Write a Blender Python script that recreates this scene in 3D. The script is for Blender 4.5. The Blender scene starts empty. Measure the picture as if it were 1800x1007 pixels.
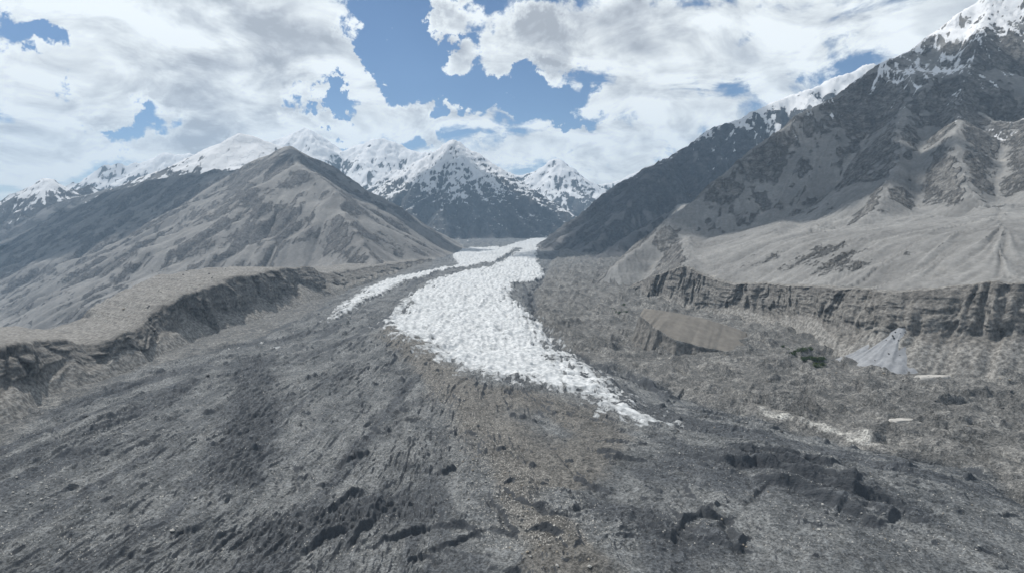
import bpy, math, random
import numpy as np
from mathutils import Vector

random.seed(7)
RNG = np.random.default_rng(11)
R = math.radians
scene = bpy.context.scene
COL = scene.collection

# ------------------------------------------------------------------ camera
FOC = 1216.0                      # focal length in pixels of an 1800 px wide frame
CAM_Z = 250.0
PITCH = math.atan((503.5 - 395.0) / FOC)
cam_d = bpy.data.cameras.new('camera')
cam_d.sensor_width = 36.0
cam_d.lens = 36.0 * FOC / 1800.0
cam_d.clip_start = 1.0
cam_d.clip_end = 90000.0
cam = bpy.data.objects.new('camera', cam_d)
COL.objects.link(cam)
cam.location = (0, 0, CAM_Z)
cam.rotation_euler = (math.pi / 2 - PITCH, 0, 0)
scene.camera = cam

# ------------------------------------------------------------------ light
SUN_EL, SUN_AZ = R(54), R(-42)     # azimuth from +Y, negative = to the left
SUN = Vector((math.sin(SUN_AZ) * math.cos(SUN_EL), math.cos(SUN_AZ) * math.cos(SUN_EL), math.sin(SUN_EL)))
sun_d = bpy.data.lights.new('sun', 'SUN')
sun_d.energy = 5.0
sun_d.angle = R(0.6)
sun_d.color = (1.0, 0.965, 0.91)
sun = bpy.data.objects.new('sun', sun_d)
COL.objects.link(sun)
sun.rotation_euler = SUN.to_track_quat('Z', 'Y').to_euler()
sun.location = (0, 0, 5000)

scene.view_settings.view_transform = 'Standard'
scene.view_settings.look = 'None'
scene.view_settings.gamma = 1.0
scene.view_settings.exposure = 0.0
scene.view_settings.use_curve_mapping = False
scene.cycles.max_bounces = 3
scene.cycles.diffuse_bounces = 1
scene.cycles.volume_bounces = 0
scene.cycles.use_denoising = True


# ------------------------------------------------------------------ node helper
class NT:
    def __init__(self, tree):
        self.t = tree

    def node(self, typ, **kw):
        n = self.t.nodes.new(typ)
        for k, v in kw.items():
            setattr(n, k, v)
        return n

    def link(self, a, b):
        self.t.links.new(a, b)

    def put(self, sock, v):
        if isinstance(v, bpy.types.NodeSocket):
            self.link(v, sock)
        elif v is not None:
            sock.default_value = v

    def math(self, op, a, b=None, c=None, clamp=False):
        n = self.node('ShaderNodeMath', operation=op, use_clamp=clamp)
        self.put(n.inputs[0], a)
        self.put(n.inputs[1], b)
        self.put(n.inputs[2], c)
        return n.outputs[0]

    def vmath(self, op, a, b=None, scale=None):
        n = self.node('ShaderNodeVectorMath', operation=op)
        self.put(n.inputs[0], a)
        self.put(n.inputs[1], b)
        if scale is not None:
            self.put(n.inputs['Scale'], scale)
        return n.outputs['Value'] if op in ('DISTANCE', 'LENGTH', 'DOT_PRODUCT') else n.outputs['Vector']

    def noise(self, vec, scale, detail=4.0, rough=0.55, dist=0.0, lac=2.0):
        n = self.node('ShaderNodeTexNoise', noise_dimensions='3D')
        self.put(n.inputs['Vector'], vec)
        n.inputs['Scale'].default_value = scale
        n.inputs['Detail'].default_value = detail
        n.inputs['Roughness'].default_value = rough
        n.inputs['Distortion'].default_value = dist
        n.inputs['Lacunarity'].default_value = lac
        return n.outputs['Fac']

    def smooth(self, v, lo, hi, to0=0.0, to1=1.0):
        n = self.node('ShaderNodeMapRange', interpolation_type='SMOOTHSTEP')
        self.put(n.inputs['Value'], v)
        n.inputs['From Min'].default_value = lo
        n.inputs['From Max'].default_value = hi
        n.inputs['To Min'].default_value = to0
        n.inputs['To Max'].default_value = to1
        return n.outputs['Result']

    def mix(self, f, a, b):
        n = self.node('ShaderNodeMix', data_type='RGBA')
        self.put(n.inputs[0], f)
        self.put(n.inputs[6], a)
        self.put(n.inputs[7], b)
        return n.outputs[2]

    def scale(self, colour, f):
        return self.vmath('SCALE', colour, scale=f)


def rgb(r, g, b):
    return (r, g, b, 1.0)


# ------------------------------------------------------------------ world: blue sky with broken cumulus
def ray(px, py):
    cx, cy = (px - 900.0) / FOC, (503.5 - py) / FOC
    return Vector((cx, math.cos(PITCH) + cy * math.sin(PITCH), -math.sin(PITCH) + cy * math.cos(PITCH)))


def build_world():
    w = bpy.data.worlds.new('World')
    scene.world = w
    w.use_nodes = True
    w.node_tree.nodes.clear()
    n = NT(w.node_tree)
    sky = n.node('ShaderNodeTexSky', sky_type='NISHITA')
    sky.sun_disc = False
    sky.sun_elevation = SUN_EL
    sky.sun_rotation = SUN_AZ
    sky.altitude = 3000.0
    sky.air_density = 1.0
    sky.dust_density = 0.6
    tc = n.node('ShaderNodeTexCoord')
    d = n.vmath('NORMALIZE', tc.outputs['Generated'])
    sep = n.node('ShaderNodeSeparateXYZ')
    n.link(d, sep.inputs[0])
    # a cloud deck seen in perspective: spread overhead, crowded towards the skyline
    den = n.math('ADD', n.math('MAXIMUM', sep.outputs['Z'], 0.0), 0.34)
    comb = n.node('ShaderNodeCombineXYZ')
    n.link(n.math('DIVIDE', sep.outputs['X'], den), comb.inputs[0])
    n.link(n.math('DIVIDE', sep.outputs['Y'], den), comb.inputs[1])
    p = comb.outputs[0]
    big = n.noise(n.vmath('ADD', p, (3.1, 7.7, 0.0)), 0.9, 2.0, 0.5)
    puff = n.noise(n.vmath('ADD', p, (0.4, 2.9, 0.0)), 4.6, 11.0, 0.60, 0.5)
    lit = n.noise(n.vmath('ADD', p, (0.4 - 0.025, 2.9 + 0.05, 0.0)), 4.6, 6.0, 0.58, 0.5)
    dens = n.math('ADD', n.math('MULTIPLY', big, 0.40), n.math('MULTIPLY', puff, 0.86))
    wob = n.node('ShaderNodeTexNoise', noise_dimensions='3D')
    n.link(d, wob.inputs['Vector'])
    wob.inputs['Scale'].default_value = 11.0
    wob.inputs['Detail'].default_value = 8.0
    wob.inputs['Roughness'].default_value = 0.62
    dw = n.vmath('ADD', d, n.vmath('SCALE', n.vmath('SUBTRACT', wob.outputs['Color'], (0.5, 0.5, 0.5)), scale=0.30))

    # openings of blue and heaps of cloud where they hang over the range
    def blob(px, py, rx, ry, amount):
        c = ray(px, py).normalized()
        df = n.vmath('SUBTRACT', dw, tuple(c))
        df = n.vmath('MULTIPLY', df, (1.0 / rx, 1.0 / rx, 1.0 / ry))
        f = n.smooth(n.vmath('LENGTH', df), 1.0, 0.0)
        return n.math('MULTIPLY', f, amount)
    for b in SKY_BLOBS:
        dens = n.math('ADD', dens, blob(*b))
    cover = n.smooth(dens, 0.555, 0.70)
    # sunlit tops and grey undersides
    relief = n.math('MULTIPLY', n.math('SUBTRACT', puff, lit), 1.9)
    thick = n.smooth(dens, 0.66, 0.95)
    belly = n.smooth(n.noise(n.vmath('ADD', p, (5.2, 1.3, 0.0)), 2.2, 5.0, 0.55), 0.42, 0.66)
    shade = n.math('SUBTRACT', relief, n.math('MULTIPLY', n.math('MULTIPLY', thick, belly), 0.48))
    shade = n.math('ADD', shade, 0.95)
    shade = n.math('MINIMUM', n.math('MAXIMUM', shade, 0.48), 1.03)
    tint = n.mix(n.smooth(shade, 0.45, 0.95), rgb(0.90, 0.955, 1.03), rgb(0.955, 1.0, 1.01))
    cloud = n.scale(tint, n.math('MULTIPLY', shade, 11.0))
    col = n.mix(n.math('MULTIPLY', cover, 0.97), n.vmath('MULTIPLY', sky.outputs[0], (0.66, 0.77, 0.86)), cloud)
    # bright vapour low over the skyline
    low = n.smooth(sep.outputs['Z'], 0.11, 0.0)
    col = n.mix(n.math('MULTIPLY', low, 0.62), col, rgb(8.6, 9.2, 9.4))
    bg = n.node('ShaderNodeBackground')
    n.link(col, bg.inputs['Color'])
    bg.inputs['Strength'].default_value = 0.1
    out = n.node('ShaderNodeOutputWorld')
    n.link(bg.outputs[0], out.inputs['Surface'])


SKY_BLOBS = [  # px, py, width, height (radians), + cloud / - blue
    (665, 45, 0.075, 0.075, -0.46), (720, 105, 0.085, 0.06, -0.48), (800, 140, 0.09, 0.055, -0.48), (880, 165, 0.09, 0.05, -0.46), (975, 192, 0.08, 0.035, -0.42),
    (565, 192, 0.075, 0.035, -0.46), (205, 207, 0.10, 0.03, -0.40), (38, 95, 0.07, 0.035, -0.38),
    (400, 120, 0.32, 0.10, 0.24), (1200, 90, 0.24, 0.10, 0.26), (760, 215, 0.13, 0.04, 0.40), (640, 145, 0.06, 0.035, 0.30), (800, 25, 0.09, 0.045, 0.30), (930, 70, 0.10, 0.06, 0.30),
    (80, 190, 0.14, 0.08, 0.20), (300, 20, 0.4, 0.12, 0.18), (1580, 60, 0.22, 0.12, 0.10), (1080, 240, 0.25, 0.06, 0.32),
    (1480, 130, 0.07, 0.06, -0.12), (450, 225, 0.25, 0.045, 0.26),
]
build_world()


# ------------------------------------------------------------------ numpy noise
_perm = RNG.permutation(256).astype(np.int32)
_perm = np.concatenate([_perm, _perm, _perm])
_ang = RNG.random(256) * 2 * np.pi
_gx, _gy = np.cos(_ang).astype(np.float32), np.sin(_ang).astype(np.float32)


def perlin(x, y, seed=0):
    x = np.asarray(x, np.float32) + np.float32(seed * 17.31)
    y = np.asarray(y, np.float32) + np.float32(seed * 9.77)
    x0, y0 = np.floor(x), np.floor(y)
    fx, fy = x - x0, y - y0
    xi, yi = x0.astype(np.int32) & 255, y0.astype(np.int32) & 255
    xj, yj = (xi + 1) & 255, (yi + 1) & 255
    u = fx * fx * fx * (fx * (fx * 6 - 15) + 10)
    v = fy * fy * fy * (fy * (fy * 6 - 15) + 10)
    pa, pb = _perm[xi], _perm[xj]

    def g(p, yy, dx, dy):
        h = _perm[p + yy]
        return _gx[h] * dx + _gy[h] * dy
    a = g(pa, yi, fx, fy)
    b = g(pb, yi, fx - 1, fy)
    c = g(pa, yj, fx, fy - 1)
    e = g(pb, yj, fx - 1, fy - 1)
    ab = a + u * (b - a)
    ce = c + u * (e - c)
    return (ab + v * (ce - ab)) * np.float32(1.5)


def fbm(x, y, octs=4, gain=0.5, seed=0, ridged=False):
    s, a, tot = 0.0, 1.0, 0.0
    f = 1.0
    for k in range(octs):
        n = perlin(x * f, y * f, seed + k * 3)
        if ridged:
            n = 1.0 - 2.0 * np.abs(n)
        s = s + a * n
        tot += a
        a *= gain
        f *= 2.03
    return s / tot


def sstep(a, b, x):
    t = np.clip((x - a) / (b - a), 0, 1)
    return t * t * (3 - 2 * t)


# ------------------------------------------------------------------ pixel of the photograph -> place in the valley
def at(px, py, D):
    r = ray(px, py)
    t = D / r.y
    return (r.x * t, D, CAM_Z + r.z * t)


GY = [-4000, 0, 600, 1200, 1700, 3000, 6000, 9000, 16000]
GZ = [0, 0, 0, 8, 20, 38, 77, 125, 240]


def ice_z(y):
    return np.interp(y, GY, GZ)


def on_ground(px, py, dz=0.0):
    r = ray(px, py)
    D = 800.0
    for _ in range(30):
        z = float(ice_z(D)) + dz
        D = 0.5 * D + 0.5 * min(15000.0, (z - CAM_Z) / min(r.z, -1e-3) * r.y)
    t = D / r.y
    return (r.x * t, D)


def gline(pts, dz=0.0):
    return np.array([on_ground(px, py, dz) for px, py in pts])


def dist_line(X, Y, line):
    """distance to a polyline, arc fraction of the nearest point, signed side (positive left of the way)"""
    best = np.full(X.shape, 1e12, np.float32)
    frac = np.zeros(X.shape, np.float32)
    side = np.zeros(X.shape, np.float32)
    seg = np.hypot(*(line[1:] - line[:-1]).T)
    cum = np.concatenate([[0], np.cumsum(seg)])
    for i in range(len(line) - 1):
        ax, ay = line[i]
        dx, dy = line[i + 1] - line[i]
        L2 = dx * dx + dy * dy + 1e-9
        t = np.clip(((X - ax) * dx + (Y - ay) * dy) / L2, 0, 1)
        ex, ey = X - ax - t * dx, Y - ay - t * dy
        d = ex * ex + ey * ey
        m = d < best
        best = np.where(m, d, best)
        frac = np.where(m, (cum[i] + t * seg[i]) / cum[-1], frac)
        side = np.where(m, np.sign(dx * (Y - ay) - dy * (X - ax)), side)
    return np.sqrt(best), frac, side


def signed_poly(X, Y, poly):
    """distance to the outline of a polygon, positive inside"""
    closed = np.vstack([poly, poly[:1]])
    d, _, _ = dist_line(X, Y, closed)
    ins = np.zeros(X.shape, bool)
    for i in range(len(poly)):
        x1, y1 = closed[i]
        x2, y2 = closed[i + 1]
        if y1 == y2:
            continue
        c = ((y1 > Y) != (y2 > Y)) & (X < (x2 - x1) * (Y - y1) / (y2 - y1) + x1)
        ins ^= c
    return np.where(ins, d, -d)


# ------------------------------------------------------------------ mesh helpers
def grid_faces(ny, nx, wrap=False):
    j, i = np.meshgrid(np.arange(ny - 1), np.arange(nx if wrap else nx - 1), indexing='ij')
    i2 = (i + 1) % nx
    return np.stack([j * nx + i, j * nx + i2, (j + 1) * nx + i2, (j + 1) * nx + i], -1).reshape(-1, 4)


def grid_normals(V):
    du = np.gradient(V, axis=1)
    dv = np.gradient(V, axis=0)
    n = np.cross(du, dv)
    n /= np.linalg.norm(n, axis=-1, keepdims=True) + 1e-12
    flip = n[..., 2:3] < 0
    return np.where(flip, -n, n)


def mesh_object(name, verts, faces, material, masks=None, normals=None, keep=None, smooth=True):
    verts = verts.reshape(-1, 3)
    if keep is not None:
        faces = faces[keep]
    used = np.unique(faces)
    remap = np.full(len(verts), -1, np.int64)
    remap[used] = np.arange(len(used))
    v = verts[used].astype(np.float32)
    f = remap[faces].astype(np.int32)
    k = f.shape[1]
    me = bpy.data.meshes.new(name)
    me.vertices.add(len(v))
    me.vertices.foreach_set('co', v.ravel())
    me.loops.add(f.size)
    me.loops.foreach_set('vertex_index', f.ravel())
    me.polygons.add(len(f))
    me.polygons.foreach_set('loop_start', np.arange(0, f.size, k, dtype=np.int32))
    me.polygons.foreach_set('loop_total', np.full(len(f), k, np.int32))
    me.update(calc_edges=True)
    if smooth:
        me.polygons.foreach_set('use_smooth', np.ones(len(f), bool))
    if masks is not None:
        a = me.attributes.new('mask', 'FLOAT_COLOR', 'POINT')
        a.data.foreach_set('color', masks.reshape(-1, 4)[used].astype(np.float32).ravel())
    if normals is not None:
        me.normals_split_custom_set_from_vertices(normals.reshape(-1, 3)[used].astype(np.float32))
    me.materials.append(material)
    o = bpy.data.objects.new(name, me)
    COL.objects.link(o)
    return o


def tag(o, label=None, category=None, group=None, kind=None):
    if label:
        o['label'] = label
    if category:
        o['category'] = category
    if group:
        o['group'] = group
    if kind:
        o['kind'] = kind
    return o


# ------------------------------------------------------------------ materials
def new_material(name):
    m = bpy.data.materials.new(name)
    m.use_nodes = True
    m.node_tree.nodes.clear()
    n = NT(m.node_tree)
    out = n.node('ShaderNodeOutputMaterial')
    b = n.node('ShaderNodeBsdfPrincipled')
    b.inputs['Roughness'].default_value = 0.9
    b.inputs['Specular IOR Level'].default_value = 0.2
    n.link(b.outputs[0], out.inputs['Surface'])
    return m, n, b


def mask_channels(n):
    a = n.node('ShaderNodeAttribute', attribute_name='mask')
    s = n.node('ShaderNodeSeparateColor')
    n.link(a.outputs['Color'], s.inputs[0])
    return s.outputs[0], s.outputs[1], s.outputs[2], a.outputs['Alpha']


def bump(n, b, height, dist, strength=1.0):
    bm = n.node('ShaderNodeBump')
    bm.inputs['Strength'].default_value = strength
    bm.inputs['Distance'].default_value = dist
    n.put(bm.inputs['Height'], height)
    n.link(bm.outputs[0], b.inputs['Normal'])


def ground_material():
    """r ice, g brown rubble, b bare dark ice, a pale dry till"""
    m, n, b = new_material('glacier_ground')
    ice, brown, dark, till = mask_channels(n)
    g = n.node('ShaderNodeNewGeometry')
    p = g.outputs['Position']
    flat = n.vmath('MULTIPLY', p, (1.0, 0.45, 1.0))
    n1 = n.noise(flat, 0.030, 6.0, 0.62)
    n2 = n.noise(p, 0.42, 5.0, 0.7)
    n3 = n.noise(p, 0.11, 4.0, 0.6)
    base = n.mix(n.smooth(n1, 0.40, 0.60), rgb(0.086, 0.091, 0.095), rgb(0.146, 0.151, 0.152))
    base = n.mix(n.math('MULTIPLY', n.smooth(n.math('ADD', brown, n.math('MULTIPLY', n.math('SUBTRACT', n1, 0.5), 1.2)), -0.15, -0.75), 0.8), base, rgb(0.058, 0.063, 0.070))
    br = n.mix(n.smooth(n1, 0.35, 0.65), rgb(0.102, 0.098, 0.091), rgb(0.140, 0.134, 0.123))
    base = n.mix(n.smooth(n.math('ADD', brown, n.math('MULTIPLY', n.math('SUBTRACT', n3, 0.5), 0.7)), 0.15, 0.85), base, br)
    n4 = n.noise(p, 0.016, 5.0, 0.6)
    tl = n.mix(n.smooth(n4, 0.35, 0.65), rgb(0.098, 0.097, 0.093), rgb(0.142, 0.140, 0.134))
    tl = n.mix(n.smooth(n.math('ADD', n3, n.math('MULTIPLY', n.math('SUBTRACT', n4, 0.5), 0.8)), 0.50, 0.78), tl, rgb(0.185, 0.180, 0.168))
    tl = n.mix(n.smooth(till, 1.02, 1.35), tl, rgb(0.33, 0.325, 0.305))
    base = n.mix(n.smooth(n.math('ADD', till, n.math('MULTIPLY', n.math('SUBTRACT', n3, 0.5), 0.8)), 0.1, 0.9), base, tl)
    n2r = n2
    base = n.scale(base, n.math('MULTIPLY', n.smooth(n2, 0.37, 0.63, 0.50, 1.50), n.smooth(n3, 0.36, 0.64, 0.78, 1.22)))
    stones = n.smooth(n.noise(p, 0.75, 2.0, 0.6), 0.66, 0.71)
    base = n.mix(n.math('MULTIPLY', stones, 0.7), base, rgb(0.34, 0.335, 0.32))
    dk = n.smooth(n.math('ADD', dark, n.math('MULTIPLY', n.math('SUBTRACT', n3, 0.5), 0.9)), 0.42, 0.60)
    dice = n.mix(n.noise(p, 0.2, 3.0), rgb(0.036, 0.040, 0.046), rgb(0.072, 0.077, 0.084))
    base = n.mix(n.math('MULTIPLY', dk, 0.9), base, dice)
    ni = n.noise(flat, 0.085, 6.0, 0.66)
    ip = n.math('ADD', ice, n.math('MULTIPLY', n.math('SUBTRACT', ni, 0.5), 1.5))
    ie = n.smooth(ip, 0.42, 0.62)
    icec = n.mix(n.smooth(n3, 0.38, 0.62), rgb(0.36, 0.378, 0.39), rgb(0.56, 0.572, 0.58))
    dirt = n.smooth(n.noise(n.vmath('MULTIPLY', p, (0.8, 1.5, 0.3)), 0.05, 8.0, 0.76, 0.8), 0.555, 0.66)
    icec = n.mix(n.math('MULTIPLY', dirt, 0.72), icec, rgb(0.17, 0.175, 0.175))
    icec = n.mix(n.smooth(ip, 0.45, 1.0), rgb(0.20, 0.207, 0.21), icec)
    base = n.mix(ie, base, icec)
    n.link(base, b.inputs['Base Color'])
    h = n.math('ADD', n.math('MULTIPLY', n2, 0.8), n.math('MULTIPLY', n3, 1.3))
    h = n.math('MULTIPLY', h, n.math('SUBTRACT', 1.0, n.math('MULTIPLY', ie, 0.6)))
    bump(n, b, h, 2.4, 1.0)
    return m


def mountain_material(name, lo, hi, rock_lo, rock_hi, scale=1.0, pale=(0.42, 0.38, 0.32)):
    """r snow, g bare rock, b chute of pale scree, a strata tone"""
    m, n, b = new_material(name)
    snow, rock, chute, tone = mask_channels(n)
    g = n.node('ShaderNodeNewGeometry')
    p = g.outputs['Position']
    n1 = n.noise(p, 0.0045 * scale, 5.0, 0.6)
    n2 = n.noise(p, 0.03 * scale, 8.0, 0.70)
    n3 = n.noise(p, 0.09 * scale, 4.0, 0.68)
    sc = n.mix(n.smooth(n1, 0.3, 0.7), rgb(*lo), rgb(*hi))
    sc = n.mix(n.math('MULTIPLY', n.smooth(n.math('ADD', chute, n.math('MULTIPLY', n.math('SUBTRACT', n2, 0.5), 0.5)), 0.5, 0.95), 0.5), sc, rgb(*pale))
    sc = n.scale(sc, n.math('MULTIPLY', n.smooth(n3, 0.36, 0.64, 0.90, 1.10), n.smooth(n2, 0.38, 0.62, 0.92, 1.08)))
    rk = n.mix(n.smooth(n2, 0.35, 0.65), rgb(*rock_lo), rgb(*rock_hi))
    rk = n.scale(rk, n.smooth(n3, 0.36, 0.64, 0.68, 1.32))
    sc = n.scale(sc, n.smooth(tone, 0.0, 1.0, 0.80, 1.22))
    rk = n.scale(rk, n.smooth(tone, 0.0, 1.0, 0.8, 1.2))
    n5 = n.noise(p, 0.026 * scale, 9.0, 0.74)
    rf = n.smooth(n.math('ADD', rock, n.math('MULTIPLY', n.math('SUBTRACT', n5, 0.5), 1.7)), 0.40, 0.70)
    col = n.mix(rf, sc, rk)
    sn = n.math('ADD', snow, n.math('MULTIPLY', n.math('SUBTRACT', n5, 0.5), 0.85))
    sn = n.math('ADD', sn, n.math('MULTIPLY', n.math('SUBTRACT', n3, 0.5), 0.55))
    sf = n.smooth(sn, 0.40, 0.62)
    col = n.mix(sf, col, rgb(0.66, 0.67, 0.685))
    n.link(col, b.inputs['Base Color'])
    hh = n.math('MULTIPLY', n.math('ADD', n.math('MULTIPLY', n2, 2.0), n.math('MULTIPLY', n3, 0.8)),
                n.math('ADD', n.math('MULTIPLY', rf, 0.9), 0.12))
    hh = n.math('MULTIPLY', hh, n.math('SUBTRACT', 1.0, n.math('MULTIPLY', sf, 0.8)))
    bump(n, b, hh, 7.0 / scale, 1.0)
    return m


def cliff_material():
    """r pale silt, g height on the face, b painted shade of the upper face, dark tone of the sand scarp"""
    m, n, b = new_material('moraine_till')
    silt, up, dark, bould = mask_channels(n)
    g = n.node('ShaderNodeNewGeometry')
    p = g.outputs['Position']
    n1 = n.noise(p, 0.03, 5.0, 0.62)
    n2 = n.noise(p, 0.16, 5.0, 0.68)
    n3 = n.noise(n.vmath('MULTIPLY', p, (1.0, 1.0, 0.18)), 0.10, 5.0, 0.65)
    c = n.mix(n.smooth(n3, 0.3, 0.7), rgb(0.105, 0.100, 0.092), rgb(0.185, 0.176, 0.162))
    pale = n.mix(n.smooth(n2, 0.3, 0.7), rgb(0.165, 0.158, 0.146), rgb(0.215, 0.207, 0.192))
    c = n.mix(n.smooth(n.math('ADD', silt, n.math('MULTIPLY', n.math('SUBTRACT', n1, 0.5), 1.0)), 0.35, 0.75), c, pale)
    c = n.mix(n.math('MULTIPLY', n.smooth(n.math('ADD', dark, n.math('MULTIPLY', n.math('SUBTRACT', n3, 0.5), 0.8)), 0.4, 0.7), 0.6), c, rgb(0.07, 0.066, 0.062))
    c = n.scale(c, n.smooth(n2, 0.36, 0.64, 0.62, 1.38))
    n.link(c, b.inputs['Base Color'])
    h = n.math('ADD', n.math('MULTIPLY', n2, 0.45), n.math('MULTIPLY', n3, 1.5))
    bump(n, b, h, 2.2, 1.0)
    return m


def plain_material(name, c0, c1, scale, bdist=1.0, detail=5.0):
    m, n, b = new_material(name)
    g = n.node('ShaderNodeNewGeometry')
    p = g.outputs['Position']
    n1 = n.noise(p, scale, detail, 0.65)
    n.link(n.mix(n.smooth(n1, 0.3, 0.7), rgb(*c0), rgb(*c1)), b.inputs['Base Color'])
    if bdist:
        bump(n, b, n1, bdist, 0.8)
    return m


M_GROUND = ground_material()
M_CLIFF = cliff_material()

# ------------------------------------------------------------------ glacier and valley floor: one sheet, finer where it is near
ICE_MAIN = gline([(985, 410), (950, 428), (941, 446), (946, 465), (957, 478), (948, 491), (902, 504), (892, 520), (928, 546),
                  (962, 575), (990, 612), (1022, 640), (1062, 672), (1092, 706), (1132, 734), (1172, 764), (1150, 768), (1112, 760), (1070, 746),
                  (1035, 724), (1000, 712), (955, 700), (905, 694), (850, 690), (820, 680), (812, 668), (758, 652), (732, 634),
                  (680, 606), (668, 590), (702, 552), (722, 528), (782, 492), (862, 474), (886, 458), (905, 444), (920, 436), (880, 434), (930, 420)])
ICE_LEFT = gline([(905, 436), (895, 444), (866, 460), (800, 474), (760, 484), (702, 506), (642, 536), (612, 560), (575, 574), (600, 540),
                  (640, 514), (702, 490), (770, 476), (806, 466), (796, 448), (815, 436), (870, 432)])
EDGE_R = gline([(1015, 418), (985, 435), (965, 460), (955, 485), (935, 510), (938, 560), (985, 605), (1060, 632), (1130, 655), (1220, 690),
                (1340, 725), (1500, 772), (1690, 800), (1800, 850), (2000, 960), (2300, 1200)], 6)
EDGE_L = gline([(780, 446), (760, 468), (700, 480), (630, 500), (560, 540), (490, 575), (400, 605), (250, 640), (120, 700), (30, 760), (-150, 860), (-500, 1200)], 4)
BROWN = gline([(690, 600), (740, 650), (790, 700), (840, 760), (890, 830), (930, 900), (980, 1007), (1040, 1150)])
BROWN2 = gline([(900, 720), (1000, 745), (1060, 790), (1000, 860)])
RUGGED = [(gline([(440, 640), (450, 720), (440, 800), (430, 850)]), 38.0), (gline([(0, 830), (110, 790), (230, 740), (330, 690)]), 26.0),
          (gline([(150, 690), (260, 670), (350, 650)]), 30.0), (gline([(1260, 830), (1400, 860), (1560, 920)]), 40.0),
          (gline([(960, 520), (950, 560), (985, 600), (1010, 620)]), 24.0), (gline([(1000, 930), (1080, 950), (1180, 990)]), 40.0),
          (gline([(480, 960), (600, 950), (700, 920)]), 40.0), (gline([(400, 600), (480, 600), (560, 590)]), 40.0)]
# scarps of bare ice: polyline (right to left as seen, so that the lower side is the near one), height, length of the back slope
SCARPS = [
    ([(860, 1000), (820, 970), (760, 962), (700, 975), (650, 995)], 6, 30), ([(1010, 1005), (940, 985), (860, 985), (770, 1000), (740, 1012)], 6, 25),
    ([(640, 930), (610, 965), (560, 985), (520, 1005)], 7, 22), ([(700, 900), (650, 950), (600, 1000)], 8, 18),
    ([(655, 830), (635, 838), (622, 828)], 7, 14), ([(690, 790), (675, 795), (655, 783)], 6, 18),
    ([(735, 775), (715, 772), (690, 770)], 4, 14), ([(645, 748), (632, 747)], 4, 14), ([(800, 858), (785, 862), (776, 870)], 5, 14),
    ([(722, 686), (695, 684), (668, 678)], 6, 20), ([(255, 920), (230, 922), (200, 930)], 6, 20), ([(345, 960), (320, 955), (300, 965)], 5, 16),
    ([(1590, 910), (1500, 900), (1420, 872), (1330, 845), (1260, 850)], 14, 22), ([(1540, 945), (1480, 918), (1400, 890), (1320, 872)], 15, 20),
    ([(1510, 880), (1440, 858), (1370, 838), (1290, 825)], 11, 18), ([(1465, 850), (1430, 842), (1400, 838)], 12, 20), ([(1510, 878), (1480, 870), (1450, 868)], 12, 20),
    ([(1440, 832), (1380, 822), (1310, 812), (1270, 806)], 10, 18), ([(1400, 812), (1330, 800), (1280, 798)], 5, 16),
    ([(1075, 905), (1050, 890), (1010, 870)], 7, 22), ([(1140, 840), (1100, 832), (1050, 818)], 6, 18), ([(1120, 812), (1060, 800), (1020, 790)], 5, 18),
    ([(1200, 690), (1175, 690), (1130, 665), (1090, 650), (1040, 640)], 16, 40), ([(1200, 768), (1180, 765)], 4, 18),
    ([(1280, 960), (1230, 945), (1190, 965), (1175, 1000)], 9, 25), ([(1340, 985), (1310, 990), (1290, 1010)], 8, 22),
    ([(1580, 930), (1560, 940), (1540, 950)], 6, 16), ([(1450, 730), (1400, 722), (1340, 715)], 6, 22),
    ([(560, 868), (545, 860), (535, 868)], 5, 20), ([(590, 880), (560, 885)], 4, 14), ([(640, 895), (600, 915), (575, 935)], 7, 20),
    ([(270, 798), (240, 800), (190, 815)], 5, 20), ([(150, 870), (100, 885), (50, 900)], 5, 18), ([(260, 670), (215, 690), (160, 700)], 7, 26),
]
ICE_SCRAPS = [([(400, 612), (450, 603), (500, 592), (540, 580)], 14), ([(390, 640), (420, 632)], 6), ([(170, 694), (200, 688)], 6), ([(470, 620), (500, 612)], 6),
              ([(440, 700), (452, 690)], 4), ([(1090, 715), (1140, 745), (1168, 762)], 12)]
PALE = gline([(1240, 700), (1330, 712), (1430, 735), (1530, 760), (1620, 790), (1720, 815), (1800, 835)], 10)
TRENCH = [([(1040, 970), (960, 960), (900, 930), (860, 890)], 7, 3.0), ([(905, 1005), (880, 960), (850, 910)], 7, 3.2), ([(1290, 1007), (1270, 960), (1230, 920)], 8, 3.5),
          ([(960, 800), (1000, 850), (1060, 900)], 5, 3.0), ([(1000, 790), (1060, 830), (1150, 870)], 5, 3.0), ([(1360, 880), (1340, 900), (1300, 925)], 5, 2.5),
          ([(1230, 930), (1200, 900), (1190, 880)], 6, 3.0), ([(510, 830), (520, 870), (515, 900)], 5, 3.0), ([(480, 840), (495, 880), (490, 910)], 4, 3.0)]

fine = np.radians(np.linspace(-42.0, 42.0, 1170))
side = np.radians(np.linspace(42.0, 318.0, 90)[1:-1])
TH = np.concatenate([fine, side])                       # azimuth from +Y, clockwise
dep = np.radians(np.concatenate([np.linspace(80, 31, 18)[:-1], np.linspace(31, 1.0, 560)]))
RR = np.concatenate([CAM_Z / np.tan(dep), [16500.0, 19500.0, 30000.0]])


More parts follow.
